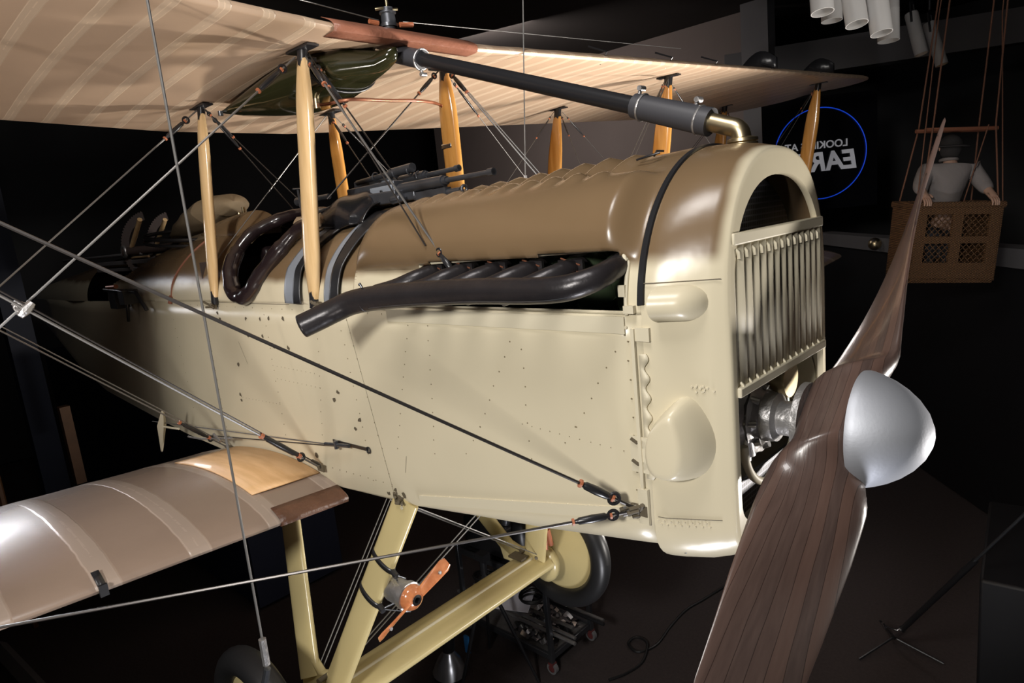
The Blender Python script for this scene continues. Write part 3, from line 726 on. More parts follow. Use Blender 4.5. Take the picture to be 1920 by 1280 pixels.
# wings
def airfoil(s, k=1.0):
    th = .034 * (s ** .5) * (1 - s) * 2.6 + .004
    cam = .055 * 4 * s * (1 - s) * (1 - .25 * s)
    return cam - .022 + th, cam * .55 - .020 - th * .55
def wing(name, ya, yb, xle, zle, dih, mat, chord=1.676, drop=.104, tip=True, y0=.36, label=None, ny=None, droop=0):
    sgn = 1 if yb > ya else -1; L = abs(yb - ya); ny = ny or max(4, int(L / .03)); rows = []
    ss = [0, .004, .012, .03, .06, .10, .16, .23, .31, .40, .5, .6, .7, .8, .9, .96, 1.0]
    for i in range(ny + 1):
        q = i / ny; y = lerp(ya, yb, q); hz = max(0, abs(y) - y0) * dih
        le, te = 0, 0
        if tip:
            dl = max(0, (abs(y) - (abs(yb) - .45)) / .45); le = .42 * (1 - math.sqrt(max(0, 1 - dl ** 2.2)))
            dt = max(0, (abs(y) - (abs(yb) - 1.35)) / 1.35); te = .75 * (1 - math.sqrt(max(0, 1 - dt ** 2.4)))
        c = max(.05, chord - le - te); ribp = abs(math.sin(PI * (y / .30 + .5))) if True else 0
        # rib line where y/.3 = k + .5  (same phase as the tape in the material)
        ph = (y / .30) % 1.0; sag = math.sin(PI * ((ph + .5) % 1.0)) ** .8
        up, lo = [], []
        for s in ss:
            a_, b_ = airfoil(s); sc = c / chord; th = .35 + .65 * sc
            a_ *= chord * th; b_ *= chord * th
            body = min(1, s * 6) * min(1, (1 - s) * 5)
            a_ -= .007 * sag * body; b_ += .008 * sag * body
            x = xle - le - c * s; z = zle + hz - drop * (le + c * s) / chord
            up.append(Vector((x, y, z + a_))); lo.append(Vector((x, y, z + b_)))
        rows.append(up[::-1] + lo[1:-1])
    mb = MB().grid(rows, close=True, caps=True)
    return part(name, mb, mat, smooth_ang=50, label=label)
XU, ZU, DI = .30, 1.036, .053
cs = wing('wing_center_section', -.36, .36, XU, ZU, 0, 'linen', tip=False, label='upper centre section above the cockpit')
wp = wing('upper_wing', .36, 6.47, XU, ZU, DI, 'linen', label='upper wing reaching away to its rounded tip')
ws = wing('upper_wing', -.36, -6.47, XU, ZU, DI, 'linen', label='upper wing overhead at the left')
XL, ZL = .02, -.815
lws = wing('lower_wing', -.424, -6.47, XL, ZL, DI, 'khakifab', y0=.424, label='khaki brown lower wing')
lwp = wing('lower_wing', .424, 6.47, XL, ZL, DI, 'khakifab', y0=.424, label='khaki lower wing beyond the fuselage')
def le_strip(name, ya, yb, x, z, dih, y0, mat, parent, r=.036, back=.05):
    mb = MB(); rr = []
    for y in frange(ya, yb, 12):
        hz = max(0, abs(y) - y0) * dih
        row = []
        for s in (.045, .03, .018, .008, .002, 0): a_ = airfoil(s)[0] * 1.676; row.append(Vector((x + .003 - 1.676 * s, y, z + hz + a_ + .003)))
        for s in (.002, .008, .018, .03, .045): b_ = airfoil(s)[1] * 1.676; row.append(Vector((x + .003 - 1.676 * s, y, z + hz + b_ - .003)))
        rr.append(row)
    mb.grid(rr); return obj(name, mb, mat, parent, solid=.002)
le_strip('leading_edge_sheath', -.36, .36, XU + .004, ZU, 0, .4, 'lebrown', cs).__setitem__('label', 'copper red leading edge sheath')
le_strip('leading_edge_sheath', -.43, -.74, XL + .004, ZL, DI, .42, 'lowbrown', lws)
# plywood walkway
mb = MB(); rr = []
for i in range(13):
    x = lerp(-.19, -1.05, i / 12); s = (XL - x) / 1.676; a_ = airfoil(s)[0] * 1.676
    rr.append([Vector((x, y, ZL - .104 * s + a_ + .006 + max(0, -y - .424) * DI)) for y in (-.43, -.57, -.745)])
mb.grid(rr); ply = obj('walkway_panel', mb, 'ply', lws, solid=.006, label='bare plywood walkway panel at the root')
mb = MB()
for i in range(0, 13):
    for k in (0, 2):
        p = rr[i][k] + Vector((0, .012 * (1 if k == 2 else -1), .001)); mb.disc(p, (0, 0, 1), .003, .001, 0, 6)
for k in range(3): mb.disc(rr[0][k] * .9 + rr[1][k] * .1 + Vector((0, 0, .003)), (0, 0, 1), .003, .001, 0, 6)
# black clip on the leading edge
mb = MB(); y = -1.37; hz = (1.37 - .424) * DI
mb.grid([[Vector((XL + .006 - 1.676 * s, yy, ZL + hz + airfoil(s)[0] * 1.676 + .004)) for s in (0, .008, .02, .04)] for yy in (y - .012, y + .012)])
mb.box((XL + .008, y, ZL + hz - .03), (.012, .026, .04)); obj('leading_edge_clip', mb, 'black', lws, solid=.003)
# dark clips along the far upper leading edge
for y in (1.35, 2.05, 2.65, 3.6, 4.7):
    hz = (y - .36) * DI; mb = MB()
    mb.tube([Vector((XU - .10, y - .02, ZU + hz + .05)), Vector((XU + .006, y, ZU + hz)), Vector((XU - .06, y + .02, ZU + hz - .045))], .006, 0, 6); obj('leading_edge_clip', mb, 'black', wp)
for y in (3.75, 5.1):
    hz = (y - .36) * DI; mb = MB(); pr = [Vector((XU - .02 - .35 * s, y, ZU + hz + .03 + .13 * math.sin(PI * min(1, s * 1.0 + .12)) * (1 - .3 * s))) for s in frange(0, 1, 10)]
    base = [Vector((p.x, y, ZU + hz - .0)) for p in pr]; mb.grid([pr, base]); obj('navigation_light_fairing', mb, 'black', wp, solid=.05)

def strut(p0, p1, chord, th, mat, name='strut', label=None, cdir=Vector((1, 0, 0)), fit=(1, 1), mid=.5, extra=None):
    p0, p1 = Vector(p0), Vector(p1); ax = (p1 - p0).normalized(); cx = (cdir - ax * cdir.dot(ax)).normalized(); tx = ax.cross(cx); rows = []
    L = (p1 - p0).length
    for i in range(31):
        s = i / 30; k = min(1, .36 + .64 * math.sin(min(1, s / .24) * PI / 2), .36 + .64 * math.sin(min(1, (1 - s) / .24) * PI / 2))
        c = p0.lerp(p1, s)
        rows.append([c + cx * (chord / 2 * k * math.cos(t) * (1 if math.cos(t) > 0 else 1.1)) + tx * (th / 2 * (.5 + .5 * k) * abs(math.sin(t)) ** .85 * (1 if math.sin(t) > 0 else -1)) for t in [2 * PI * q / 20 for q in range(20)]])
    mb = MB().grid(rows, close=True, caps=True); st = part(name, mb, mat, label=label)
    for e, (a, b, on_) in enumerate(((p0, p1, fit[0]), (p1, p0, fit[1]))):
        if not on_: continue
        d = (b - a).normalized(); rr = []
        for q in range(2):
            s = [-.012, .05][q]
            rr.append([a + d * (s + (.022 * abs(math.cos(t)) if q else 0)) + cx * (chord / 2 * .47 * math.cos(t)) + tx * (th * .42 * math.sin(t)) for t in [2 * PI * w_ / 16 for w_ in range(16)]])
        mb = MB().grid(rr, close=True, caps=True)
        mb.box(a - d * .008, (.16, .05, .008)) if e else None
        obj('strut_socket', mb, 'black', st)
    return st
strut((0, -.432, .0), (.076, -.361, .972), .098, .045, 'litwood', 'cabane_strut', 'wooden strut over the gun hood, colour lightened as if brightly lit')
strut((-.966, -.432, .0), (-.89, -.361, .934), .092, .042, 'litwood', 'cabane_strut', 'wooden strut behind the cockpit rim')
strut((0, .424, .0), (.076, .361, .972), .105, .05, 'wood', 'cabane_strut', 'wooden strut with a copper pipe clipped on')
strut((-.966, .424, .0), (-.89, .361, .934), .095, .045, 'wood', 'cabane_strut', 'far strut beyond the guns')
for yy in (2.395, 5.273):
    hz = (yy - .36) * DI; hl = (yy - .424) * DI
    for dx, dz, lbl in ((0, 0, 'front'), (-.966, -.038, 'rear')):
        strut((dx - .23, yy, -.76 + hl + dz), (dx + .076, yy, .972 + hz + dz), .125, .055, 'wood', 'interplane_strut')
        strut((dx - .23, -yy, -.76 + hl + dz), (dx + .076, -yy, .972 + hz + dz), .125, .055, 'wood', 'interplane_strut')

# bracing wires
def wire(a, b, r=.0035, m='wire', tb=(), name='bracing_wire'):
    a, b = Vector(a), Vector(b); mb = MB().tube([a, b], r, 0, 6); w = part(name, mb, m)
    for s0, s1 in tb:
        p, q = a.lerp(b, s0), a.lerp(b, s1); n = 7
        L = (q - p)
        mb = MB().tube([p, p + L * .12, p + L * .16, p + L * .5, p + L * .84, p + L * .88, q], [r * 1.2, r * 1.7, r * 2.4, r * 2.8, r * 2.4, r * 1.7, r * 1.2], 0, 10)
        mb.tube([p - L * .02, p + L * .04], r * 2.6, 1, 8); mb.tube([q - L * .04, q + L * .02], r * 2.6, 1, 8)
        mb.ring(p - L * .05, L.cross(Vector((0, 0, 1))), r * 3.2, r * 1.3, 0, 16, 6)
        obj('turnbuckle', mb, ['black', 'tape'], w)
    return w
hz2 = (2.395 - .36) * DI; hl2 = (2.395 - .424) * DI
UF, UR = (.076, -2.395, .972 + hz2), (-.89, -2.395, .934 + hz2); LF, LR = (-.23, -2.395, -.76 + hl2), (-1.196, -2.395, -.80 + hl2)
nf = Vector((1.512, -.432, -.532))
wire(nf, UF, .0045, 'darkwire', [(.03, .065)]); wire(nf, LF, .004, 'darkwire', [(.03, .07)])
rf = Vector((-.147, -.44, -.735)); rr_ = Vector((-1.11, -.44, -.81))
wire(rf, UF, .0048, 'wire', [(.05, .13)]); wire(rf + Vector((0, 0, .012)), (UF[0], UF[1], UF[2] + .02), .003, 'darkwire')
wire(rr_, UR, .004, 'wire', [(.05, .12)]); wire(rr_ + Vector((0, 0, .018)), (UR[0], UR[1], UR[2] + .03), .003)
wire((.05, -.38, .955), LF, .0042, 'wire', [(.03, .08)]); wire((-.90, -.38, .925), LR, .0042, 'wire', [(.03, .08)])
wire((.08, -.36, .965), (.892, -.43, .095), .004, 'wire', [(.06, .16), (.90, .97)]); wire((.085, -.34, .965), (.75, -.43, .21), .003, 'darkwire', [(.1, .2)])
wire((.08, -.34, .965), (-.02, .41, .05), .0035, 'darkwire', [(.06, .2)]); wire((.07, .34, .965), (-.0, -.30, .42), .0035, 'darkwire', [(.06, .2)])
wire((.10, .36, .962), (.83, .43, .10), .0038, 'wire', [(.04, .14)]); wire((.10, .37, .962), (.86, .43, .10), .0025, 'wire')
wire((-.89, -.34, .93), (-.97, .40, .02), .003, 'darkwire', [(.06, .2)]); wire((-.88, .34, .925), (-.3, .42, .1), .003, 'darkwire', [(.05, .2)])
wire((-.86, -.36, .925), (-.97, .30, .30), .0028, 'darkwire', [(.04, .2)]); wire((-.89, .33, .925), (-1.0, -.40, .18), .0028, 'wire')
for a_, b_ in (((.076, 2.35, 1.065), (.3, .43, -.6)), ((.09, 2.36, 1.065), (.35, .43, -.6)), ((.05, .40, .955), (-.23, 2.33, -.65)), ((-.89, 2.35, 1.03), (-1.11, .43, -.78)), ((-.91, .40, .925), (-1.19, 2.33, -.70)),
               ((.05, 2.45, 1.07), (-.23, 5.2, -.5)), ((-.89, 2.45, 1.03), (-1.19, 5.2, -.55)), ((.076, 5.2, 1.20), (-.23, 2.47, -.65)), ((-.89, 5.2, 1.16), (-1.19, 2.47, -.7)),
               ((.05, 2.395, 1.06), (-1.15, 2.395, -.68)), ((-.87, 2.395, 1.02), (-.25, 2.395, -.65)), ((.05, 5.273, 1.20), (-1.15, 5.273, -.52)), ((-.87, 5.273, 1.16), (-.25, 5.273, -.5)), ((-.86, 5.2, 1.16), (-1.1, 2.5, -.6))):
    wire(a_, b_, .0022, 'midwire', [(.03, .11)])
# fittings where wires meet the airframe
def fitting(c, name='wire_fitting', m='dirt', k=1):
    mb = MB(); c = Vector(c); R = random.Random(int(c.x * 1000))
    for i in range(5):
        o = Vector((R.uniform(-.02, .02), R.uniform(-.012, .004), R.uniform(-.015, .015))) * k
        mb.tube([c + o, c + o + Vector((R.uniform(-.03, .03), R.uniform(-.03, 0), R.uniform(-.01, .03))) * k], .006 * k, 0, 6)
    mb.box(c, (.05 * k, .008, .03 * k)); part(name, mb, m)
for c in (nf, rf, rr_, (-.98, -.435, -.02), (.40, -.43, -.765), (.03, -.435, .0)): fitting(c)
fitting((1.495, -.437, -.53), m='castalu', k=.8)
from mathutils.geometry import intersect_line_line
pa, pb = intersect_line_line(Vector((.05, -.38, .955)), Vector(LF), rf, Vector(UF)); mb = MB()
mb.tube([pa - Vector((0, .02, -.018)), pa, pa + Vector((0, .02, -.018))], [.010, .016, .010], 0, 8); mb.tube([pb - Vector((.0, .02, .018)), pb, pb + Vector((0, .02, .018))], [.010, .016, .010], 0, 8)
mb.tube([pa, pb], .009, 0, 8)
for k in (-1, 1): mb.ring((pa + pb) / 2 + Vector((0, .012 * k, .004)), (k, .4, .6), .013, .0035, 0, 16, 6)
part('wire_clamp', mb, 'castalu', label='bright clamp where two wires cross')
print('cross', pa, pb)

# aileron cables, pulley slot, control horn
mb = MB()
A = Vector((.005, -.435, -.593)); mb.box((.10, -.427, -.590), (.26, .004, .014), 0, Matrix.Rotation(-.02, 3, 'Y')); mb.ring((.235, -.43, -.588), (0, 1, 0), .012, .003)
slot = part('cable_slot', mb, 'black')
mb = MB().tube([(.12, -.445, -.585), (.02, -.45, -.595), (-.05, -.455, -.60)], .008).tube([(.03, -.45, -.575), (.03, -.45, -.61)], .010); obj('pulley', mb, 'steel', slot)
wire((.0, -.45, -.598), (-1.75, -.60, -.70), .0028, 'wire', name='control_cable'); wire((.0, -.445, -.605), (-1.35, -.5, -.75), .0028, 'darkwire', name='control_cable')
mb = MB().tube([(-1.536, -.60, -.607), (-1.60, -.60, -.70), (-1.69, -.60, -.875)], [.008, .026, .006], 0, 4); mb.tube([(-1.61, -.60, -.71), (-1.40, -.58, -.70)], .006)
part('control_horn', mb, 'strip')
mb = MB().tube([(-1.28, -.58, -.725), (-1.2, -.55, -.735), (-.9, -.50, -.70)], .005).tube([(-1.05, -.53, -.69), (-.98, -.53, -.72)], .007); part('control_rod', mb, 'castalu')

# header pipe, hose ends, filler neck
P0, P1 = Vector((.216, 0, .963)), Vector((1.577, 0, .470)); dd = P1 - P0
mb = MB().tube([P0 + dd * .06, P0 + dd * .95], .027, 0, 20); hp = part('coolant_pipe', mb, 'black', label='glossy black coolant pipe slanting to the nose')
mb = MB().tube([P0 - dd * .01, P0 + dd * .10], .036, 0, 20); mb.tube([P0 - dd * .03, P0 - dd * .0], .028, 0, 16); obj('hose', mb, 'hose', hp)
mb = MB().tube([P0 + dd * .80, P0 + dd * .98], [.037, .040], 0, 20); obj('hose', mb, 'hose', hp)
for s in (.095, .82, .955):
    mb = MB().ring(P0 + dd * s, dd, .0385, .004, 0, 30, 6); c = P0 + dd * s; k = -1 if s < .5 else 1
    mb.tube([c + Vector((-.01, 0, .04 * k)), c + Vector((0, 0, .062 * k))], .006); mb.tube([c + Vector((0, -.014, .056 * k)), c + Vector((0, .014, .056 * k))], .008)
    obj('hose_clamp', mb, 'castalu', hp)
mb = MB().tube(cr([P0 + dd * .955, P0 + dd * 1.01, Vector((1.632, 0, .445)), Vector((1.640, 0, .40))], 6), .026, 0, 18); obj('elbow', mb, 'brass', hp)
mb = MB().lathe((1.640, 0, .392), (0, 0, 1), [(.034, 0), (.034, .012), (.041, .012), (.041, .018), (.034, .020), (.041, .022), (.041, .030), (.028, .034)], 0, 32); part('filler_collar', mb, 'brass')
# valve unit above the centre section
c = Vector((.17, 0, 1.13)); mb = MB().lathe(c - Vector((0, 0, .05)), (0, 0, 1), [(.034, 0), (.036, .012), (.03, .014), (.028, .05), (.034, .052), (.034, .058), (.022, .062), (.022, .075), (0, .075)], 0, 20)
vlv = part('filler_valve', mb, 'gun', label='small valve on top of the upper wing')
mb = MB().tube([c + Vector((-.02, -.045, .018)), c + Vector((0, -.02, .02)), c + Vector((0, .02, .02)), c + Vector((.01, .045, .022))], .006).tube([c + Vector((0, 0, .02)), c + Vector((0, 0, .055))], .006)
obj('wing_nut', mb, 'brass', vlv)
mb = MB().tube([(.30, 0, 1.02), (.22, 0, 1.09), (.216, 0, .97)], .0) if False else MB().tube([(.20, 0, .96), (.17, 0, 1.02), (.17, 0, 1.08)], .025); part('riser_pipe', mb, 'hose')
wire((.20, .05, 1.10), (.23, 2.3, 1.22), .002, 'wire'); wire((.17, -.05, 1.10), (.19, -2.2, 1.25), .002, 'wire')
for q0, q1 in (((.19, .04, 1.09), (.20, .10, 1.095)), ((.165, -.05, 1.09), (.16, -.09, 1.095))): part('wire_terminal', MB().tube([q0, q1], .010, 0, 8), 'tape')

# gravity tank under the centre section
st = [(.30, -.09, .012, .935, .016), (.27, -.09, .032, .925, .028), (.22, -.10, .045, .915, .04), (.12, -.13, .11, .92, .065), (0, -.15, .16, .915, .085), (-.15, -.16, .19, .905, .10), (-.35, -.16, .185, .895, .09), (-.55, -.16, .175, .89, .06), (-.72, -.16, .165, .885, .028), (-.78, -.16, .16, .885, .012)]
mb = MB(); rr = []
for x, yc, hw, z, hh in st: rr.append([Vector((x, yc + hw * math.copysign(abs(math.cos(t)) ** .8, math.cos(t)), z + .015 + hh * .95 * math.copysign(abs(math.sin(t)) ** .9, math.sin(t)))) for t in [2 * PI * k / 28 for k in range(28)]])
mb.grid(rr, close=True, caps=True); tk = part('gravity_tank', mb, 'tank', smooth_ang=70, label='glossy olive black fuel tank under the wing')
mb = MB()
mb.tube([Vector((.02, -.15 + .163 * math.cos(t), .932 + .085 * math.sin(t))) for t in frange(PI, 2 * PI, 20)], .006); mb.tube([(.03, -.32, .97), (.05, -.33, .955), (.07, -.30, .95)], .008)
obj('tank_strap', mb, 'black', tk)
mb = MB().tube([(-.76, -.33, .88), (-.76, -.33, .90)], .012).tube([(-.52, -.06, .845), (-.52, -.06, .86)], .012); obj('drain_plug', mb, 'steel', tk)
mb = MB().tube(cr([(-.10, -.22, .815), (.0, -.23, .80), (.104, -.19, .80), (.13, -.02, .80), (.12, .15, .81), (.05, .33, .815), (.055, .375, .77), (.06, .385, .66), (.05, .395, .50), (.04, .40, .36)], 8), .007, 0, 10)
fp = part('fuel_pipe', mb, 'copper', label='copper fuel pipe curling to the far strut')
mb = MB().box((.035, .375, .63), (.07, .035, .022)); obj('pipe_clip', mb, 'chrome', fp, bevel=.003)
mb = MB().tube([(-.10, -.22, .84), (-.10, -.22, .80)], .014); obj('tank_outlet', mb, 'brass', fp)

# undercarriage
def leg(a, b, chord, th, name='undercarriage_leg', mat='creamgold', label=None):
    a, b = Vector(a), Vector(b); ax = (b - a).normalized(); cx = Vector((1, 0, 0)); cx = (cx - ax * cx.dot(ax)).normalized(); tx = ax.cross(cx); rr = []
    for i in range(9):
        c = a.lerp(b, i / 8); rr.append([c + cx * (chord / 2 * math.cos(t)) + tx * (th / 2 * math.copysign(abs(math.sin(t)) ** .7, math.sin(t))) for t in [2 * PI * k / 20 for k in range(20)]])
    return part(name, MB().grid(rr, close=True, caps=True), mat, smooth_ang=50, label=label)
for sd in (-1, 1):
    F0, F1 = Vector((.42, sd * .405, -.76)), Vector((.05, sd * .66, -1.64)); R0, R1 = Vector((-.58, sd * .405, -.84)), Vector((-.13, sd * .66, -1.64))
    lf = leg(F0, F1, .14, .042, label='front undercarriage leg' + (' carrying the wind driven generator' if sd < 0 else ''))
    lr = leg(R0, R1, .15, .042)
    # web plate joining both legs at the axle
    mb = MB(); pts = [F0.lerp(F1, .88), F1 + Vector((.05, 0, -.06)), R1 + Vector((-.06, 0, -.06)), R0.lerp(R1, .86), (F0.lerp(F1, .93) + R0.lerp(R1, .93)) / 2]
    vs = [p + Vector((0, o, 0)) for o in (-.018, .018) for p in pts]
    mb.add(vs, [(0, 1, 2, 3, 4), (9, 8, 7, 6, 5)] + [(i, i + 5, (i + 1) % 5 + 5, (i + 1) % 5) for i in range(5)]); part('axle_web', mb, 'creamgold', bevel=.006)
    mb = MB().disc(F0 + Vector((0, sd * .03, -.03)), (0, sd, 0), .008, .004, 0, 10); obj('bolt', mb, 'strip', lf)
# spreader fairing and axle
mb = MB(); rr = []
for y in frange(-.70, .70, 15):
    rr.append([Vector((.04 + .115 * math.cos(t), y, -1.665 + .045 * math.sin(t) * (1.15 if math.sin(t) > 0 and abs(math.cos(t)) < .16 else 1))) for t in [2 * PI * k / 40 for k in range(40)]])
mb.grid(rr, close=True, caps=True); sp = part('spreader_fairing', mb, 'creamgold', smooth_ang=25, label='wide cream axle fairing between the legs')
mb = MB().tube([(.06, -.69, -1.617), (.06, .66, -1.617)], .008); obj('fairing_seam', mb, 'strip', sp)
mb = MB().tube([(.04, -.98, -1.67), (.04, .98, -1.67)], .024, 0, 14); part('axle', mb, 'steel')
part('hanging_link', MB().tube([(.29, -1.0, -1.20), (.22, -1.03, -1.40), (.06, -1.03, -1.67)], [.012, .016, .02], 0, 8), 'steel')
for sd in (-1, 1):
    c = Vector((.04 if sd > 0 else -.02, sd * (.88 if sd > 0 else .94), -1.67))
    wh = part('wheel', MB().ring(c, (0, 1, 0), .305, .058, 0, 72, 18), 'rubber', label='wheel with black tyre' + (' below the nose' if sd > 0 else ' by the hanging cable'))
    mb = MB().lathe(c, (0, -1, 0), [(.262, -.02), (.255, .01), (.06, .055), (.03, .06), (0, .06)], 0, 48).lathe(c, (0, 1, 0), [(.262, -.02), (.255, .01), (.06, .055), (0, .06)], 0, 48); obj('wheel_disc', mb, 'creamgold', wh)
    mb = MB(); rr = []
    c2 = Vector((.055, sd * .735, -1.68))
    for i in range(13):
        t = PI * i / 12; rr.append([c2 + Vector((.105 * math.sin(t) * math.cos(q), -sd * .052 * math.cos(t) * 1.0, .13 * math.sin(t) * math.sin(q) * (1.0 if math.sin(q) < 0 else .75))) for q in [2 * PI * k / 24 for k in range(24)]])
    mb.grid(rr, close=True); part('shock_absorber_cover', mb, 'creamgold')
    mb = MB().tube([(.06, sd * .70, -1.58), (.12, sd * .66, -1.62), (.02, sd * .69, -1.60), (.10, sd * .62, -1.60)], .009).tube([(0, sd * .60, -1.58), (.02, sd * .70, -1.57)], .012).box((.0, sd * .58, -1.60), (.10, .06, .012))
    part('bungee_cord', mb, 'dirt')
mb = MB().tube([(.13, .70, -1.45), (.12, .73, -1.56)], .016).tube([(.12, .72, -1.30), (.11, .70, -1.58)], .010, 1); part('shock_strut', mb, ['tape', 'copper'])
for a_, b_ in (((.30, -.40, -.80), (-.02, .64, -1.60)), ((.33, -.39, -.80), (.02, .66, -1.60)), ((.42, .40, -.79), (-.02, -.62, -1.62)), ((.45, .40, -.79), (.0, -.62, -1.62)),
               ((-.50, .40, -.84), (-.10, -.62, -1.62)), ((-.53, .40, -.84), (-.13, -.62, -1.62)), ((.36, -.40, -.79), (.10, .64, -1.59))):
    wire(a_, b_, .003, 'wire', name='undercarriage_wire')
# wind driven generator with its small propeller on the near front leg
gc = Vector((.47, -.47, -1.145)); F0, F1 = Vector((.42, -.405, -.76)), Vector((.05, -.66, -1.64))
mb = MB().lathe(gc - Vector((.15, 0, 0)), (1, 0, 0), [(0, 0), (.045, .0), (.05, .02), (.05, .10), (.058, .10), (.058, .125), (.04, .13)], 0, 28); gen = part('wind_generator', mb, 'castalu', label='small wind driven generator')
mb = MB().lathe(gc - Vector((.028, 0, 0)), (1, 0, 0), [(.052, 0), (.052, .01), (.045, .026), (.025, .040), (.018, .042)], 0, 28)
mb.lathe(gc + Vector((.012, 0, 0)), (1, 0, 0), [(.022, 0), (.022, .004), (.012, .005), (.010, -.01)], 1, 20)
u = Vector((0, .93, .37)).normalized()
for k in (-1, 1):
    rr = []
    for i in range(9):
        s = i / 8; r_ = .03 + .165 * s; beta = .9 - .45 * s; t = Vector((0, -u.z, u.y)) * k; cv = t * math.cos(beta) - Vector((1, 0, 0)) * math.sin(beta); nv = t * math.sin(beta) + Vector((1, 0, 0)) * math.cos(beta)
        w_ = .019 + .010 * s if i < 8 else .020; c_ = gc + u * (k * r_)
        rr.append([c_ + cv * w_ * math.cos(q) + nv * (.007 * (1 - .4 * s)) * math.sin(q) for q in [2 * PI * z_ / 14 for z_ in range(14)]])
    mb.grid(rr, close=True, caps=True); mb.disc(gc + u * (k * .14) + Vector((.008, 0, 0)), (1, 0, 0), .008, .006, 2, 10)
obj('generator_propeller', mb, ['copperwood', 'chrome', 'castalu'], gen, label='red brown two bladed generator propeller')
for s in (.30, .47):
    c_ = F0.lerp(F1, s); ax = (F1 - F0).normalized(); cx = Vector((1, 0, 0)); cx = (cx - ax * cx.dot(ax)).normalized(); tx = ax.cross(cx)
    pts = [c_ + cx * (.076 * math.cos(t)) + tx * (.026 * math.sin(t)) for t in [2 * PI * k / 24 for k in range(25)]]
    mb = MB(); mb.grid([[p + ax * .011 for p in pts], [p - ax * .011 for p in pts]]); mb.tube([c_ + cx * .07, c_ + cx * .10], .010); obj('clamp_band', mb, 'black', gen, solid=.003)
    mb = MB().tube([c_ + cx * .09, gc - Vector((.10, 0, 0)) + Vector((0, 0, .04 if s < .4 else -.04))], .004).tube([c_ + cx * .09, gc - Vector((.04, 0, 0)) + Vector((0, 0, .075 if s < .4 else -.07))], .003); obj('stay', mb, 'steel', gen)

# propeller and spinner
HUB = Vector((1.885, 0, -.37)); E = Vector((0, .83, .558)).normalized(); T = Vector((0, -E.z, E.y)); X = Vector((1, 0, 0)); RP = 1.50
rows = []
def pr_sec(r):
    a = abs(r); k = 1 if r >= 0 else -1
    t = T * (1 if r < 0 else -1)
    beta = math.atan2(2.1, 2 * PI * max(a, .16)); 
    ch = itp([(0, .22), (.10, .22), (.2, .25), (.35, .278), (.55, .295), (.8, .295), (1.05, .25), (1.3, .17), (1.42, .11), (1.48, .055), (1.50, .012)], a)
    th = itp([(0, .165), (.09, .162), (.16, .13), (.3, .075), (.5, .050), (.8, .034), (1.2, .018), (1.5, .006)], a)
    hubk = max(0, min(1, (a - .07) / .16)); hubk = hubk * hubk * (3 - 2 * hubk)
    beta = beta * hubk
    cv = t * math.cos(beta) - X * math.sin(beta); nv = t * math.sin(beta) + X * math.cos(beta)
    return HUB + E * r, cv, nv, ch, th, hubk
def sec_pts(r, flip):
    c, cv, nv, ch, th, hk = pr_sec(r); out = []
    for q in range(40):
        t = 2 * PI * q / 40; cc, ss = math.cos(t), math.sin(t)
        e = lerp(.55, 1.0, hk); x_ = math.copysign(abs(cc) ** e, cc); y_ = math.copysign(abs(ss) ** e, ss)
        yy = y_ * (.5 if y_ > 0 else .5 - .28 * hk)
        out.append(c + cv * (ch / 2 * x_) * (1 if flip else -1) + nv * (th * yy))
    return out
mb = MB(); rows = []
for i in range(121):
    r = lerp(-RP, RP, i / 120)
    # section orientation flips sign through the hub so the ring of points stays continuous
    c, cv, nv, ch, th, hk = pr_sec(r); k = 1 if r < 0 else -1; out = []
    for q in range(44):
        t = 2 * PI * q / 44; cc, ss = math.cos(t), math.sin(t)
        e = lerp(.55, 1.0, hk); x_ = math.copysign(abs(cc) ** e, cc) * k; y_ = math.copysign(abs(ss) ** e, ss)
        yy = y_ * (.5 if y_ > 0 else .5 - .28 * hk)
        out.append(c + cv * (ch / 2 * x_) + nv * (th * yy))
    rows.append(out)
mb.grid(rows, close=True, caps=True)
prop = part('propeller', mb, 'prop', smooth_ang=60, label='dark laminated wooden propeller')
mb = MB().lathe((1.952, 0, -.37), (1, 0, 0), [(.150, -.012), (.1555, -.010), (.1565, 0), (.154, .012), (.147, .032), (.134, .060), (.116, .088), (.092, .115), (.062, .138), (.03, .152), (.008, .157), (0, .157)], 0, 64)
spn = obj('spinner', mb, 'alu', prop, label='satin metal spinner')
mb = MB()
for k in range(10):
    t = 2 * PI * k / 10 + .3; mb.disc((1.956, .1565 * math.cos(t), -.37 + .1565 * math.sin(t)), (0, math.cos(t), math.sin(t)), .003, .001, 0, 6)
mb = MB().tube([(1.70, 0, -.37), (1.86, 0, -.37)], .05, 0, 20).lathe((1.79, 0, -.37), (1, 0, 0), [(.04, 0), (.11, 0), (.11, .018), (.04, .018)], 0, 32); part('propeller_hub', mb, 'castalu')

# ------------------------------------------------------------ suspension cables
def cable(a, b, r, label, name='suspension_cable', group=None):
    mb = MB().tube([a, b], r, 0, 8); o = obj(name, mb, 'wire', label=label, cat='cable'); 
    e = MB().tube([a, Vector(a) + (Vector(b) - Vector(a)).normalized() * .10], r * 3, 0, 8); obj('clamp', e, 'castalu', o); return o
cable((.29, -1.0, -1.184), (.345, -.985, 3.29), .0045, 'steel cable hanging down past the near lower wing to the wheel')
cable((.29, .60, .36), (.33, .92, 3.29), .003, 'thin steel cable crossing the black coolant pipe')

# ------------------------------------------------------------ things in the hall
def frame(loc, ux, uz):   # local frame: x right, z up, y away
    ux = Vector(ux).normalized(); uz = Vector(uz); uz = (uz - ux * uz.dot(ux)).normalized(); uy = uz.cross(ux)
    m = Matrix((ux, uy, uz)).transposed().to_4x4(); m.translation = Vector(loc); return m
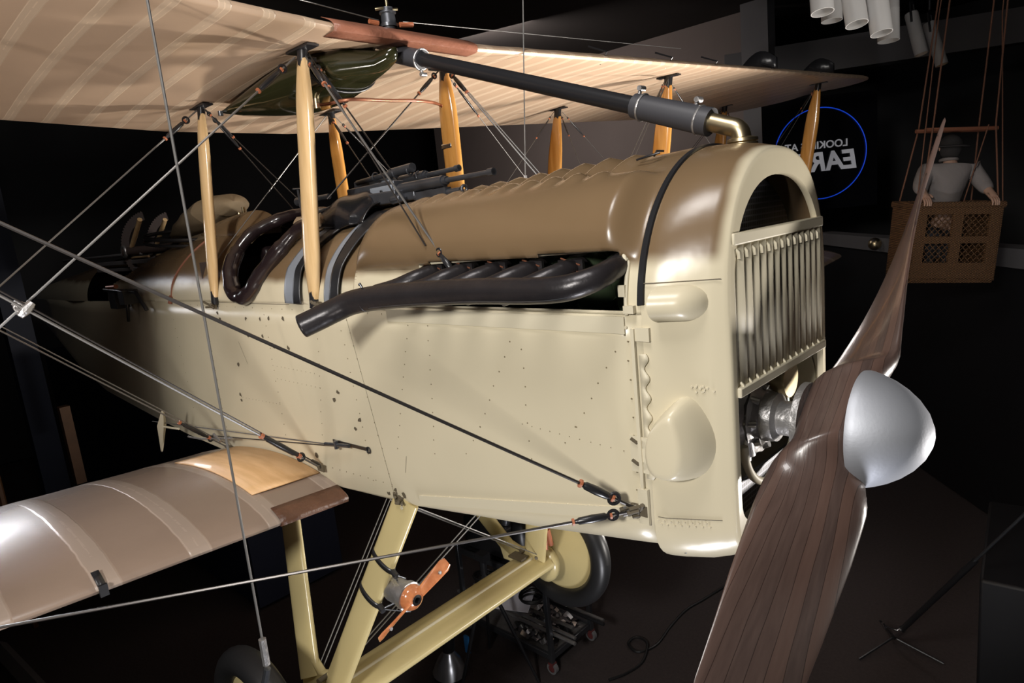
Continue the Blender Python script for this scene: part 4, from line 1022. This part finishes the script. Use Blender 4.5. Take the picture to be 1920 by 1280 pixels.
# reflection of a lit sign in dark glass, built as glowing reversed parts
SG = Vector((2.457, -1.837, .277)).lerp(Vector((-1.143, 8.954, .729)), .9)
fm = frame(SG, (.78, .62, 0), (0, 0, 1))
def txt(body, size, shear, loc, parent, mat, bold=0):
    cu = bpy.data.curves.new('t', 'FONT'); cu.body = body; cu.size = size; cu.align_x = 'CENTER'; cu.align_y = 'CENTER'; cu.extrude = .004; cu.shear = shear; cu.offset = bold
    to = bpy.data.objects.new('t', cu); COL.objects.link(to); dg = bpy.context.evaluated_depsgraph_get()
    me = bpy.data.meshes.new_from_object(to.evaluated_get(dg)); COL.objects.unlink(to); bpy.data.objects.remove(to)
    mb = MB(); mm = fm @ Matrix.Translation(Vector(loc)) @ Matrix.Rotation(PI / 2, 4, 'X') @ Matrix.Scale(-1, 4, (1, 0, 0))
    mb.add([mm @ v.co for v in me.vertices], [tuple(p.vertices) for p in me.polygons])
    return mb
sgn = thing('sign_reflection', 'reflection of a round blue ringed sign with reversed grey lettering in black glass', 'sign', tuple(SG - Vector((0, 0, .65))))
b = MB().box((0, .03, 0), (1.5, .02, 1.5)); b.v = [tuple(fm @ Vector(v)) for v in b.v]; obj('reflecting_glass', b, 'glass', sgn)
b = MB().ring((0, 0, 0), (0, 1, 0), .60, .0065, 0, 96, 8); b.v = [tuple(fm @ Vector(v)) for v in b.v]; obj('ring_reflection', b, 'bluerefl', sgn)
obj('lettering', txt('LOOKING AT', .135, .0, (-.05, 0, .11), sgn, 'greyrefl', .002), 'greyrefl', sgn)
obj('lettering', txt('EARTH', .345, .15, (-.05, 0, -.12), sgn, 'greyrefl', .010), 'greyrefl', sgn)

# track lights
def track_light(top, bot, r, label, lit=False):
    top, bot = Vector(top), Vector(bot); d = (bot - top).normalized()
    t = thing('track_light', label, 'spotlight', tuple(top), 'white can spotlights on the ceiling track')
    L = (bot - top).length; mb = MB().lathe(top, d, [(.0, -.02), (r * .9, -.02), (r, 0), (r, L * .55), (r * 1.01, L * .56), (r, L * .57), (r, L), (r * .93, L), (r * .90, L * .4), (0, L * .4)], 0, 32)
    obj('lamp_can', mb, 'whitecan', t)
    mb = MB().tube([top + Vector((0, r * 1.1, .0)) + d * L * .2, top + Vector((0, r * 1.1, .12)), top + Vector((0, 0, .16)), top + Vector((0, -r * 1.1, .12)), top + Vector((0, -r * 1.1, 0)) + d * L * .2], .012).tube([top + Vector((0, 0, .16)), (top.x, top.y, 3.25)], .015)
    obj('yoke', mb, 'black', t)
    if lit: mb = MB().disc(top + d * L * .45, d, r * .7, .01, 0, 16); obj('bulb', mb, 'bulb', t)
    return t
lab = ['leftmost white can spotlight, nearest the wing', 'white can spotlight tucked behind the leftmost one', 'third white can spotlight, tilted left at the top edge', 'long white can spotlight right of the tilted one', 'white can spotlight showing behind the long one']
track_light((.877, 2.913, 1.66), (.912, 2.87, 1.335), .068, lab[0]); track_light((.80, 3.38, 1.74), (.812, 3.36, 1.375), .068, lab[1])
track_light((1.005, 3.06, 1.62), (1.075, 3.00, 1.24), .066, lab[2]); track_light((1.12, 3.15, 1.60), (1.19, 3.10, 1.17), .064, lab[3]); track_light((1.09, 3.63, 1.66), (1.105, 3.60, 1.20), .068, lab[4])
track_light((.42, 7.28, 2.05), (.53, 7.25, 1.60), .07, 'small distant can spotlight, left of the far pair', True); track_light((.46, 7.95, 2.02), (.60, 7.94, 1.53), .068, 'small distant can spotlight, right of the far pair', True)
mb = MB().tube([(.4, 1.5, 3.255), (.9, 3.2, 3.255), (.55, 8.6, 3.255)], .03, 0, 4); obj('lighting_track', mb, 'black', label='black lighting track carrying the white can spotlights', cat='lighting track')

# hanging balloon basket with an aeronaut
BK = Vector((2.457, -1.837, .277)) + (Vector((.92, 6.42, -.44)) - Vector((2.457, -1.837, .277))) * .86
bm_ = frame(BK, Vector((.80, .60, -.085)), Vector((.13, .06, .99)))
bask = thing('balloon_basket', 'square wicker balloon basket hung from ropes at the right', 'basket', tuple(bm_ @ Vector((0, 0, -.40))))
def loc_mb(mb): mb.v = [tuple(bm_ @ Vector(v)) for v in mb.v]; return mb
BW, BD, BH = .70, .42, .66
mb = MB(); 
for yy in (-BD / 2, BD / 2):
    for x in (-BW / 2 + .05, 0, BW / 2 - .05): mb.box((x, yy, 0), (.085, .03, BH))
    for z in (-BH / 2 + .09, 0.03, BH / 2 - .05): mb.box((0, yy, z), (BW, .035, .14 if z < -.2 else .06))
for xx in (-BW / 2, BW / 2): mb.box((xx, 0, 0), (.03, BD, BH))
mb.box((0, 0, -BH / 2), (BW, BD, .04)); mb.tube([(-BW / 2 - .02, -BD / 2, BH / 2), (BW / 2 + .02, -BD / 2, BH / 2)], .03).tube([(-BW / 2 - .02, BD / 2, BH / 2), (BW / 2 + .02, BD / 2, BH / 2)], .03)
for k in (-1, 1): mb.tube([(k * BW / 2, -BD / 2, BH / 2), (k * BW / 2, BD / 2, BH / 2)], .03)
obj('wicker_frame', loc_mb(mb), 'wicker', bask)
mb = MB()
for yy in (-BD / 2,):
    for k in range(-14, 26):
        for s_ in (-1, 1):
            x0 = -.5 + k * .05; pts = [(x0 + s_ * t * .5, yy, -BH / 2 + .1 + t * .55) for t in frange(0, 1, 12)]
            pts = [p for p in pts if abs(p[0]) < BW / 2]
            if len(pts) > 1: mb.tube(pts, .004, 0, 4)
obj('lattice', loc_mb(mb), 'wicker', bask)
ropes = MB(); tp = 2.6
for sx in (-1, 1):
    for sy in (-1, 1):
        ropes.tube([(sx * BW * .45, sy * BD / 2, BH / 2), (sx * BW * .36, sy * BD * .3, 1.0), (sx * BW * .30, sy * BD * .2, tp)], .007, 0, 6)
    ropes.tube([(sx * BW * .50, -BD / 2, BH / 2), (sx * BW * .36, 0, 1.9), (sx * BW * .32, 0, tp)], .005, 0, 6)
ropes.tube([(BW * .30, -.1, 1.0), (BW * .12, -.1, BH / 2)], .005, 0, 6)
obj('suspension_rope', loc_mb(ropes), 'rope', bask)
mb = MB().tube([(-BW * .42, -BD * .2, .97), (BW * .42, -BD * .2, .97)], .018).tube([(-BW * .42, BD * .2, .97), (BW * .42, BD * .2, .97)], .018); obj('load_bar', loc_mb(mb), 'copper', bask)

# aeronaut seen from behind in the basket, one skinned body
def skin_body(name, pts, edges, mat, parent, lv=2, root=0):
    me = bpy.data.meshes.new(name); me.from_pydata([tuple(bm_ @ Vector(p[:3])) for p in pts], edges, []); me.materials.append(M[mat])
    o = bpy.data.objects.new(name, me); COL.objects.link(o); child(o, parent)
    o.modifiers.new('skin', 'SKIN'); 
    if not me.skin_vertices: me.attributes.new('x', 'FLOAT', 'POINT')
    bpy.context.view_layer.objects.active = o
    for i, p in enumerate(pts):
        sv = me.skin_vertices[0].data[i]; sv.radius = (p[3], p[4] if len(p) > 4 else p[3]); sv.use_root = (i == root)
    sb = o.modifiers.new('sub', 'SUBSURF'); sb.levels = lv; sb.render_levels = lv
    for f in me.polygons: f.use_smooth = True
    o.modifiers['skin'].use_smooth_shade = True
    return o
def person():
    t = thing('person', 'person in a pale shirt leaning over the rim of the wicker basket, seen from behind', 'person', tuple(bm_ @ Vector((0, .02, -.35))))
    try:
        pts = [(0, .05, .22, .09, .07), (0, .04, .40, .10, .07), (0, .03, .57, .11, .07), (0, .03, .66, .06), (0, .05, .73, .05), (0, .07, .80, .072, .085), (0, .07, .87, .068, .08),
               (.20, .02, .62, .065), (.27, -.06, .48, .045), (.27, -.16, .42, .036), (.27, -.21, .41, .022),
               (-.20, .02, .62, .065), (-.27, -.06, .48, .045), (-.28, -.16, .42, .036), (-.28, -.20, .41, .022),
               (.07, .05, .10, .05), (.10, .03, -.12, .045), (.10, .05, -.32, .04), (.10, -.04, -.34, .035), (-.07, .05, .10, .05), (-.10, .03, -.12, .045), (-.10, .05, -.32, .04), (-.10, -.04, -.34, .035)]
        ed = [(0, 1), (1, 2), (2, 3), (3, 4), (4, 5), (5, 6), (2, 7), (7, 8), (8, 9), (9, 10), (2, 11), (11, 12), (12, 13), (13, 14), (0, 15), (15, 16), (16, 17), (17, 18), (0, 19), (19, 20), (20, 21), (21, 22)]
        skin_body('body', pts, ed, 'skin', t)
        sh = [(0, .05, .24, .155, .12), (0, .04, .40, .17, .13), (0, .03, .57, .21, .125), (0, .03, .67, .10), (.20, .02, .62, .085), (.27, -.06, .48, .068), (.27, -.13, .44, .055), (-.20, .02, .62, .085), (-.27, -.06, .48, .068), (-.28, -.13, .44, .055)]
        skin_body('shirt', sh, [(0, 1), (1, 2), (2, 3), (2, 4), (4, 5), (5, 6), (2, 7), (7, 8), (8, 9)], 'shirt', t)
        tr = [(0, .05, .22, .15, .12), (.09, .05, .08, .105), (.10, .03, -.12, .08), (.10, .05, -.28, .065), (-.09, .05, .08, .105), (-.10, .03, -.12, .08), (-.10, .05, -.28, .065)]
        skin_body('trousers', tr, [(0, 1), (1, 2), (2, 3), (0, 4), (4, 5), (5, 6)], 'trousers', t)
    except Exception as e: print('person', e)
    mb = MB(); rr = []
    for i in range(9):
        th_ = PI / 2 * i / 8; rr.append([Vector((.092 * math.cos(th_) * math.cos(q), .06 + .105 * math.cos(th_) * math.sin(q), .83 + .105 * math.sin(th_))) for q in [2 * PI * k / 24 for k in range(24)]])
    mb.grid(rr, close=True); mb.lathe((0, .06, .835), (0, 0, 1), [(.09, -.005), (.15, -.01), (.15, .0), (.09, .01)], 0, 24); obj('hat', loc_mb(mb), 'cap', t)
    mb = MB(); mb.grid([[Vector((.088 * math.cos(q) * k_, .055 + .10 * math.sin(q) * k_, zz)) for q in frange(PI * .98, PI * 2.02, 20)] for zz, k_ in ((.84, 1.02), (.80, 1.0), (.76, .85), (.735, .7))]); obj('hair', loc_mb(mb), 'cap', t, solid=.008)
    mb = MB().ring((0, .055, .715), (0, .15, 1), .062, .016, 0, 30, 8); obj('collar', loc_mb(mb), 'shirt', t)
    # hands closing on the rim: palm, four fingers, thumb
    for sx, hx, hy in ((1, .27, -.2), (-1, -.28, -.2)):
        mb = MB(); hy = -.19; mb.tube([(hx, hy + .06, .43), (hx, hy + .0, .405), (hx, hy - .03, .385)], [.026, .034, .03], 0, 10)
        for k in range(4):
            fx = hx + (k - 1.5) * .018; L = (.06, .07, .066, .052)[k]; mb.tube([(fx, hy - .02, .39), (fx, hy - .02 - L * .5, .375), (fx, hy - .02 - L * .8, .35), (fx, hy - .02 - L * .8, .325)], [.009, .009, .008, .006], 0, 8)
        mb.tube([(hx - sx * .028, hy + .02, .42), (hx - sx * .045, hy - .01, .41), (hx - sx * .045, hy - .035, .40)], [.011, .010, .007], 0, 8); obj('hand', loc_mb(mb), 'skin', t)
    mb = MB().tube([(0, .150, .82), (0, .173, .81), (0, .155, .795)], [.010, .014, .010], 0, 8)
    for sx in (-1, 1): mb.tube([(sx * .03, .143, .832), (sx * .03, .151, .832)], .012, 0, 8); mb.tube([(sx * .076, .06, .835), (sx * .090, .055, .82), (sx * .080, .06, .80)], .010, 0, 8)
    mb.tube([(-.022, .150, .772), (0, .156, .770), (.022, .150, .772)], .006, 0, 6); obj('face', loc_mb(mb), 'skin', t)
person()

# gold lamp on the ledge
c = Vector((-.22, 8.29, -.60)); mb = MB().lathe(c - Vector((0, 0, .085)), (0, 0, 1), [(.001, 0)] + [(.085 * math.sin(t), .085 - .085 * math.cos(t)) for t in frange(.1, PI - .1, 16)] + [(.001, .17)], 0, 24)
mb.tube([c, c + Vector((.15, .2, 0))], .02); obj('globe_lamp', mb, 'brass', label='small gold globe lamp on the grey ledge', cat='lamp')

# far hanging kite-like craft at the right edge
kt = thing('hanging_model_aircraft', 'small cream and blue aircraft hanging far off at the right edge', 'model aircraft', (1.9, 9.2, 1.9))
mb = MB().add([(1.72, 9.3, 2.0), (2.02, 9.5, 2.12), (2.02, 9.5, 1.75)], [(0, 1, 2)]); obj('tail_fin', mb, 'strip', kt, solid=.02)
mb = MB().box((2.5, 9.8, 1.75), (.9, .3, .35), 0, Matrix.Rotation(.5, 3, 'Y')); obj('hull', mb, 'navy', kt, bevel=.1)
mb = MB().tube([(1.95, 9.5, 2.35), (2.9, 10.0, 2.0)], .012).tube([(2.5, 9.9, 2.1), (2.5, 9.9, 3.3)], .006).tube([(2.35, 9.6, 2.0), (2.30, 9.6, 1.6)], .02); obj('spar', mb, 'whitecan', kt)

# slanted light stand at the right
a, b = Vector((1.95, 5.0, -3.35)), Vector((2.95, 2.05, -.35))
def cam_pt(u, v, d): return cam.matrix_world @ Vector(((u - 960) / 1243.8 * d, -(v - 640) / 1243.8 * d, -d))
a, b = Vector((1.16, 3.62, -3.40)), Vector((2.76, 2.75, -.60))
stn = thing('light_stand', 'thin metal pole with two clamps slanting across the right edge', 'pole', (a.x, a.y, FL))
mb = MB().tube([a.lerp(b, .30), b], .010, 0, 10); obj('thin_pole', mb, 'steel', stn)
mb = MB().tube([a, a.lerp(b, .36)], .022, 0, 12); obj('thick_pole', mb, 'black', stn)
for s in (.03, .64):
    c = a.lerp(b, s); d = (b - a).normalized(); mb = MB().tube([c - d * .05, c + d * .05], .028, 0, 12).tube([c, c + Vector((-.10, -.06, .05))], .008).tube([c + Vector((-.09, -.06, .03)), c + Vector((-.11, -.06, .07))], .014); obj('clamp', mb, 'chrome', stn)
for k in range(3): t = 2.1 * k; obj('foot', MB().tube([a, (a.x + .35 * math.cos(t), a.y + .35 * math.sin(t), FL + .01)], .009, 0, 6), 'black', stn)

# equipment trolley
tr = thing('equipment_trolley', 'black wheeled trolley loaded with camera gear under the wheel', 'trolley', (-1.45, 2.02, FL))
X0, X1, Y0, Y1 = -1.98, -.93, 1.76, 2.30
mb = MB()
for x in (X0, X1):
    for y in (Y0, Y1): mb.box((x, y, FL + .48), (.04, .04, .80))
for z in (FL + .15, FL + .82):
    mb.box(((X0 + X1) / 2, Y0, z), (X1 - X0, .03, .05)).box(((X0 + X1) / 2, Y1, z), (X1 - X0, .03, .05)).box((X0, (Y0 + Y1) / 2, z), (.03, Y1 - Y0, .05)).box((X1, (Y0 + Y1) / 2, z), (.03, Y1 - Y0, .05))
mb.tube(cr([(X1, Y0, FL + .80), (X1 + .14, Y0 + .02, FL + .82), (X1 + .16, 2.03, FL + .82), (X1 + .14, Y1 - .02, FL + .82), (X1, Y1, FL + .80)], 6), .014)
obj('trolley_frame', mb, 'steel', tr, bevel=.004)
mb = MB().box(((X0 + X1) / 2, 2.03, FL + .14), (X1 - X0, Y1 - Y0, .02)); obj('shelf', mb, 'castalu', tr)
mb = MB().box(((X0 + X1) / 2, 2.03, FL + .80), (X1 - X0, Y1 - Y0, .02)); obj('shelf', mb, 'black', tr)
for x in (X0, X1):
    for y in (Y0, Y1):
        mb = MB().lathe((x, y - .015, FL + .05), (0, 1, 0), [(0, 0), (.032, 0), (.032, .03), (0, .03)], 0, 20).lathe((x, y - .018, FL + .05), (0, 1, 0), [(.032, 0), (.05, 0), (.05, .036), (.032, .036)], 1, 20).box((x, y, FL + .095), (.05, .05, .02))
        obj('caster', mb, ['redrim', 'grey'], tr)
rn = random.Random(5)
mb = MB().box((-1.66, 2.03, FL + .99), (.55, .42, .30)); c1 = obj('camera_case', mb, 'black', label='black camera case open on top of the trolley', cat='case', bevel=.02)
gearg = 'camera gear piled on the trolley'
for i in range(9):
    x, y = -1.86 + .20 * (i % 3), 1.90 + .13 * (i // 3); mb = MB().lathe((x, y, FL + 1.142), (rn.uniform(-.3, .3), rn.uniform(-.3, .3), 1), [(0, 0), (.035, 0), (.04, .03), (.03, .06), (.032, .08), (0, .08)], 0, 14)
    obj('lens', mb, rn.choice(['gun', 'rubber', 'grey', 'black']), label='dark camera lens piled in the open case on the trolley', cat='lens', group='camera lenses piled in the open case')
mb = MB().box((-1.6, 1.85, FL + 1.17), (.06, .05, .04)); obj('yellow_box', mb, 'yellow', label='tiny yellow box among the lenses', cat='box', bevel=.004)
rr = [[Vector((lerp(-1.45, -1.0, i / 14), lerp(1.8, 2.27, j / 14), FL + .17 + .05 * rn.random())) for j in range(15)] for i in range(15)]
obj('plastic_wrap', MB().grid(rr), 'chrome', label='crumpled clear plastic on the lower shelf', cat='plastic', smooth_ang=10)
mb = MB().box((-1.45, 1.88, FL + .44), (.36, .24, .006), 0, Matrix.Rotation(.4, 3, 'Z') @ Matrix.Rotation(.35, 3, 'X')); obj('paper_sheet', mb, 'plaincream', label='white paper sheets on the trolley', cat='paper', bevel=.002)
for i, (y, z, x1) in enumerate(((1.80, .34, -.72), (1.90, .30, -.80), (2.12, .36, -.66), (2.22, .31, -.74), (2.0, .30, -.9))):
    mb = MB().tube([(-2.1, y, FL + z), (x1, y + .03, FL + z - .02)], .016, 0, 8); obj('light_pole', mb, 'castalu' if i != 2 else 'black', label='metal stand pole lying through the trolley', cat='pole', group='poles lying through the trolley')
for i in range(6):
    c = Vector((-1.82 + .29 * (i % 3), 1.91 + .25 * (i // 3), FL + .50)); mb = MB()
    for k in range(3): mb.ring(c + Vector((0, 0, k * .02)), (rn.uniform(-.1, .1), rn.uniform(-.1, .1), 1), .09 + .008 * k, .010, 0, 24, 6)
    obj('cable_coil', mb, 'rubber', label='black cable coil heaped inside the trolley', cat='cable', group='cable coils heaped inside the trolley')
# tripod and silver reflector lamp
c = Vector((-1.61, 1.21, 0)); lm = thing('reflector_lamp', 'silver bell shaped reflector lamp standing on the floor', 'lamp', (c.x, c.y, FL))
mb = MB().lathe((c.x, c.y, FL + .06), (.1, 0, 1), [(.135, 0), (.14, .005), (.12, .06), (.09, .13), (.045, .19), (.042, .22)], 0, 40); obj('reflector', mb, 'spun', lm, solid=.003)
mb = MB().lathe((c.x + .02, c.y, FL + .27), (.1, 0, 1), [(0, 0), (.05, 0), (.055, .12), (.04, .18), (0, .18)], 0, 20).box((c.x - .05, c.y, FL + .03), (.14, .14, .06)); obj('lamp_head', mb, 'black', lm)
mb = MB().box((c.x + .04, c.y + .19, FL + .22), (.05, .02, .16)); obj('blue_tag', mb, 'bluecloth', lm)
tp_ = thing('tripod', 'black tripod standing between the lamp and the trolley', 'tripod', (-1.30, 1.45, FL)); top = Vector((-1.30, 1.45, FL + .95))
mb = MB().tube([top, top + Vector((0, 0, .15))], .03).box(top + Vector((0, 0, .15)), (.10, .08, .06)); obj('tripod_head', mb, 'black', tp_)
for k in range(3):
    t = 2 * PI * k / 3 + .4; mb = MB().tube([top, top.lerp(Vector((-1.30 + .38 * math.cos(t), 1.45 + .38 * math.sin(t), FL)), .5), Vector((-1.30 + .38 * math.cos(t), 1.45 + .38 * math.sin(t), FL + .01))], [.018, .016, .012], 0, 8); obj('leg', mb, 'black', tp_)
mb = MB().tube(cr([(-.30, 3.9, FL + .01), (-.40, 3.4, FL + .01), (-.456, 3.15, FL + .01), (-.45, 2.85, FL + .01), (-.42, 2.55, FL + .01), (-.50, 2.38, FL + .012), (-.62, 2.42, FL + .02), (-.60, 2.52, FL + .03), (-.48, 2.50, FL + .03), (-.40, 2.30, FL + .01), (-.43, 2.10, FL + .01), (-.50, 1.95, FL + .01)], 8), .012, 0, 8)
obj('power_cord', mb, 'rubber', label='black power cord looping on the dark floor', cat='cord')

# dark display furniture at the left and lower right
mb = MB().box((-7.5, 1.2, -2.3), (7, 1.0, 2.3)); obj('display_plinth', mb, 'navy', label='dark navy display plinth behind the tail', cat='plinth')
mb = MB().box((0, 0, 0), (.12, .10, .9), 0, None); mb.v = [tuple(Vector(v) + Vector((-6.2, -.15, -1.75))) for v in mb.v]; obj('wooden_post', mb, 'boardwood', label='brown wooden post under the tail', cat='post')
mb = MB().tube([(-6.6, -.9, .25), (-5.9, -.9, -.4)], .05, 0, 4); mb.tube([(-5.9, -.9, -.4), (-5.9, -.9, FL)], .03, 0, 6); obj('wooden_prop', mb, 'boardwood', label='slanted wooden board at the far left', cat='board')
mb = MB().box((-8.5, 0.0, -.6), (.25, .3, 5.8)); struct('trim_4', mb, 'navy')
for i, (p, q) in enumerate((((-5.6, -1.25, FL + .1), (-2.6, -1.0, FL + .1)), ((-5.2, -1.9, FL + .12), (-3.2, -.4, FL + .12)))):
    mb = MB().tube([p, q], .07, 0, 4); obj('floor_beam', mb, 'grey', label=('long grey beam on the floor at the lower left corner', 'grey beam crossing the other beam at the lower left')[i], cat='beam')
mb = MB().box((2.2, 4.0, FL + .5), (1.0, 1.4, 1.0), 0, Matrix.Rotation(.1, 3, 'Z')); obj('display_cabinet', mb, 'blackwall', label='dark display cabinet low at the right edge', cat='cabinet', bevel=.02)
mb = MB().box((2.25, 6.2, -1.9), (.1, .1, 2.2)); struct('trim_5', mb, 'grey')
print('objects', len(bpy.data.objects))
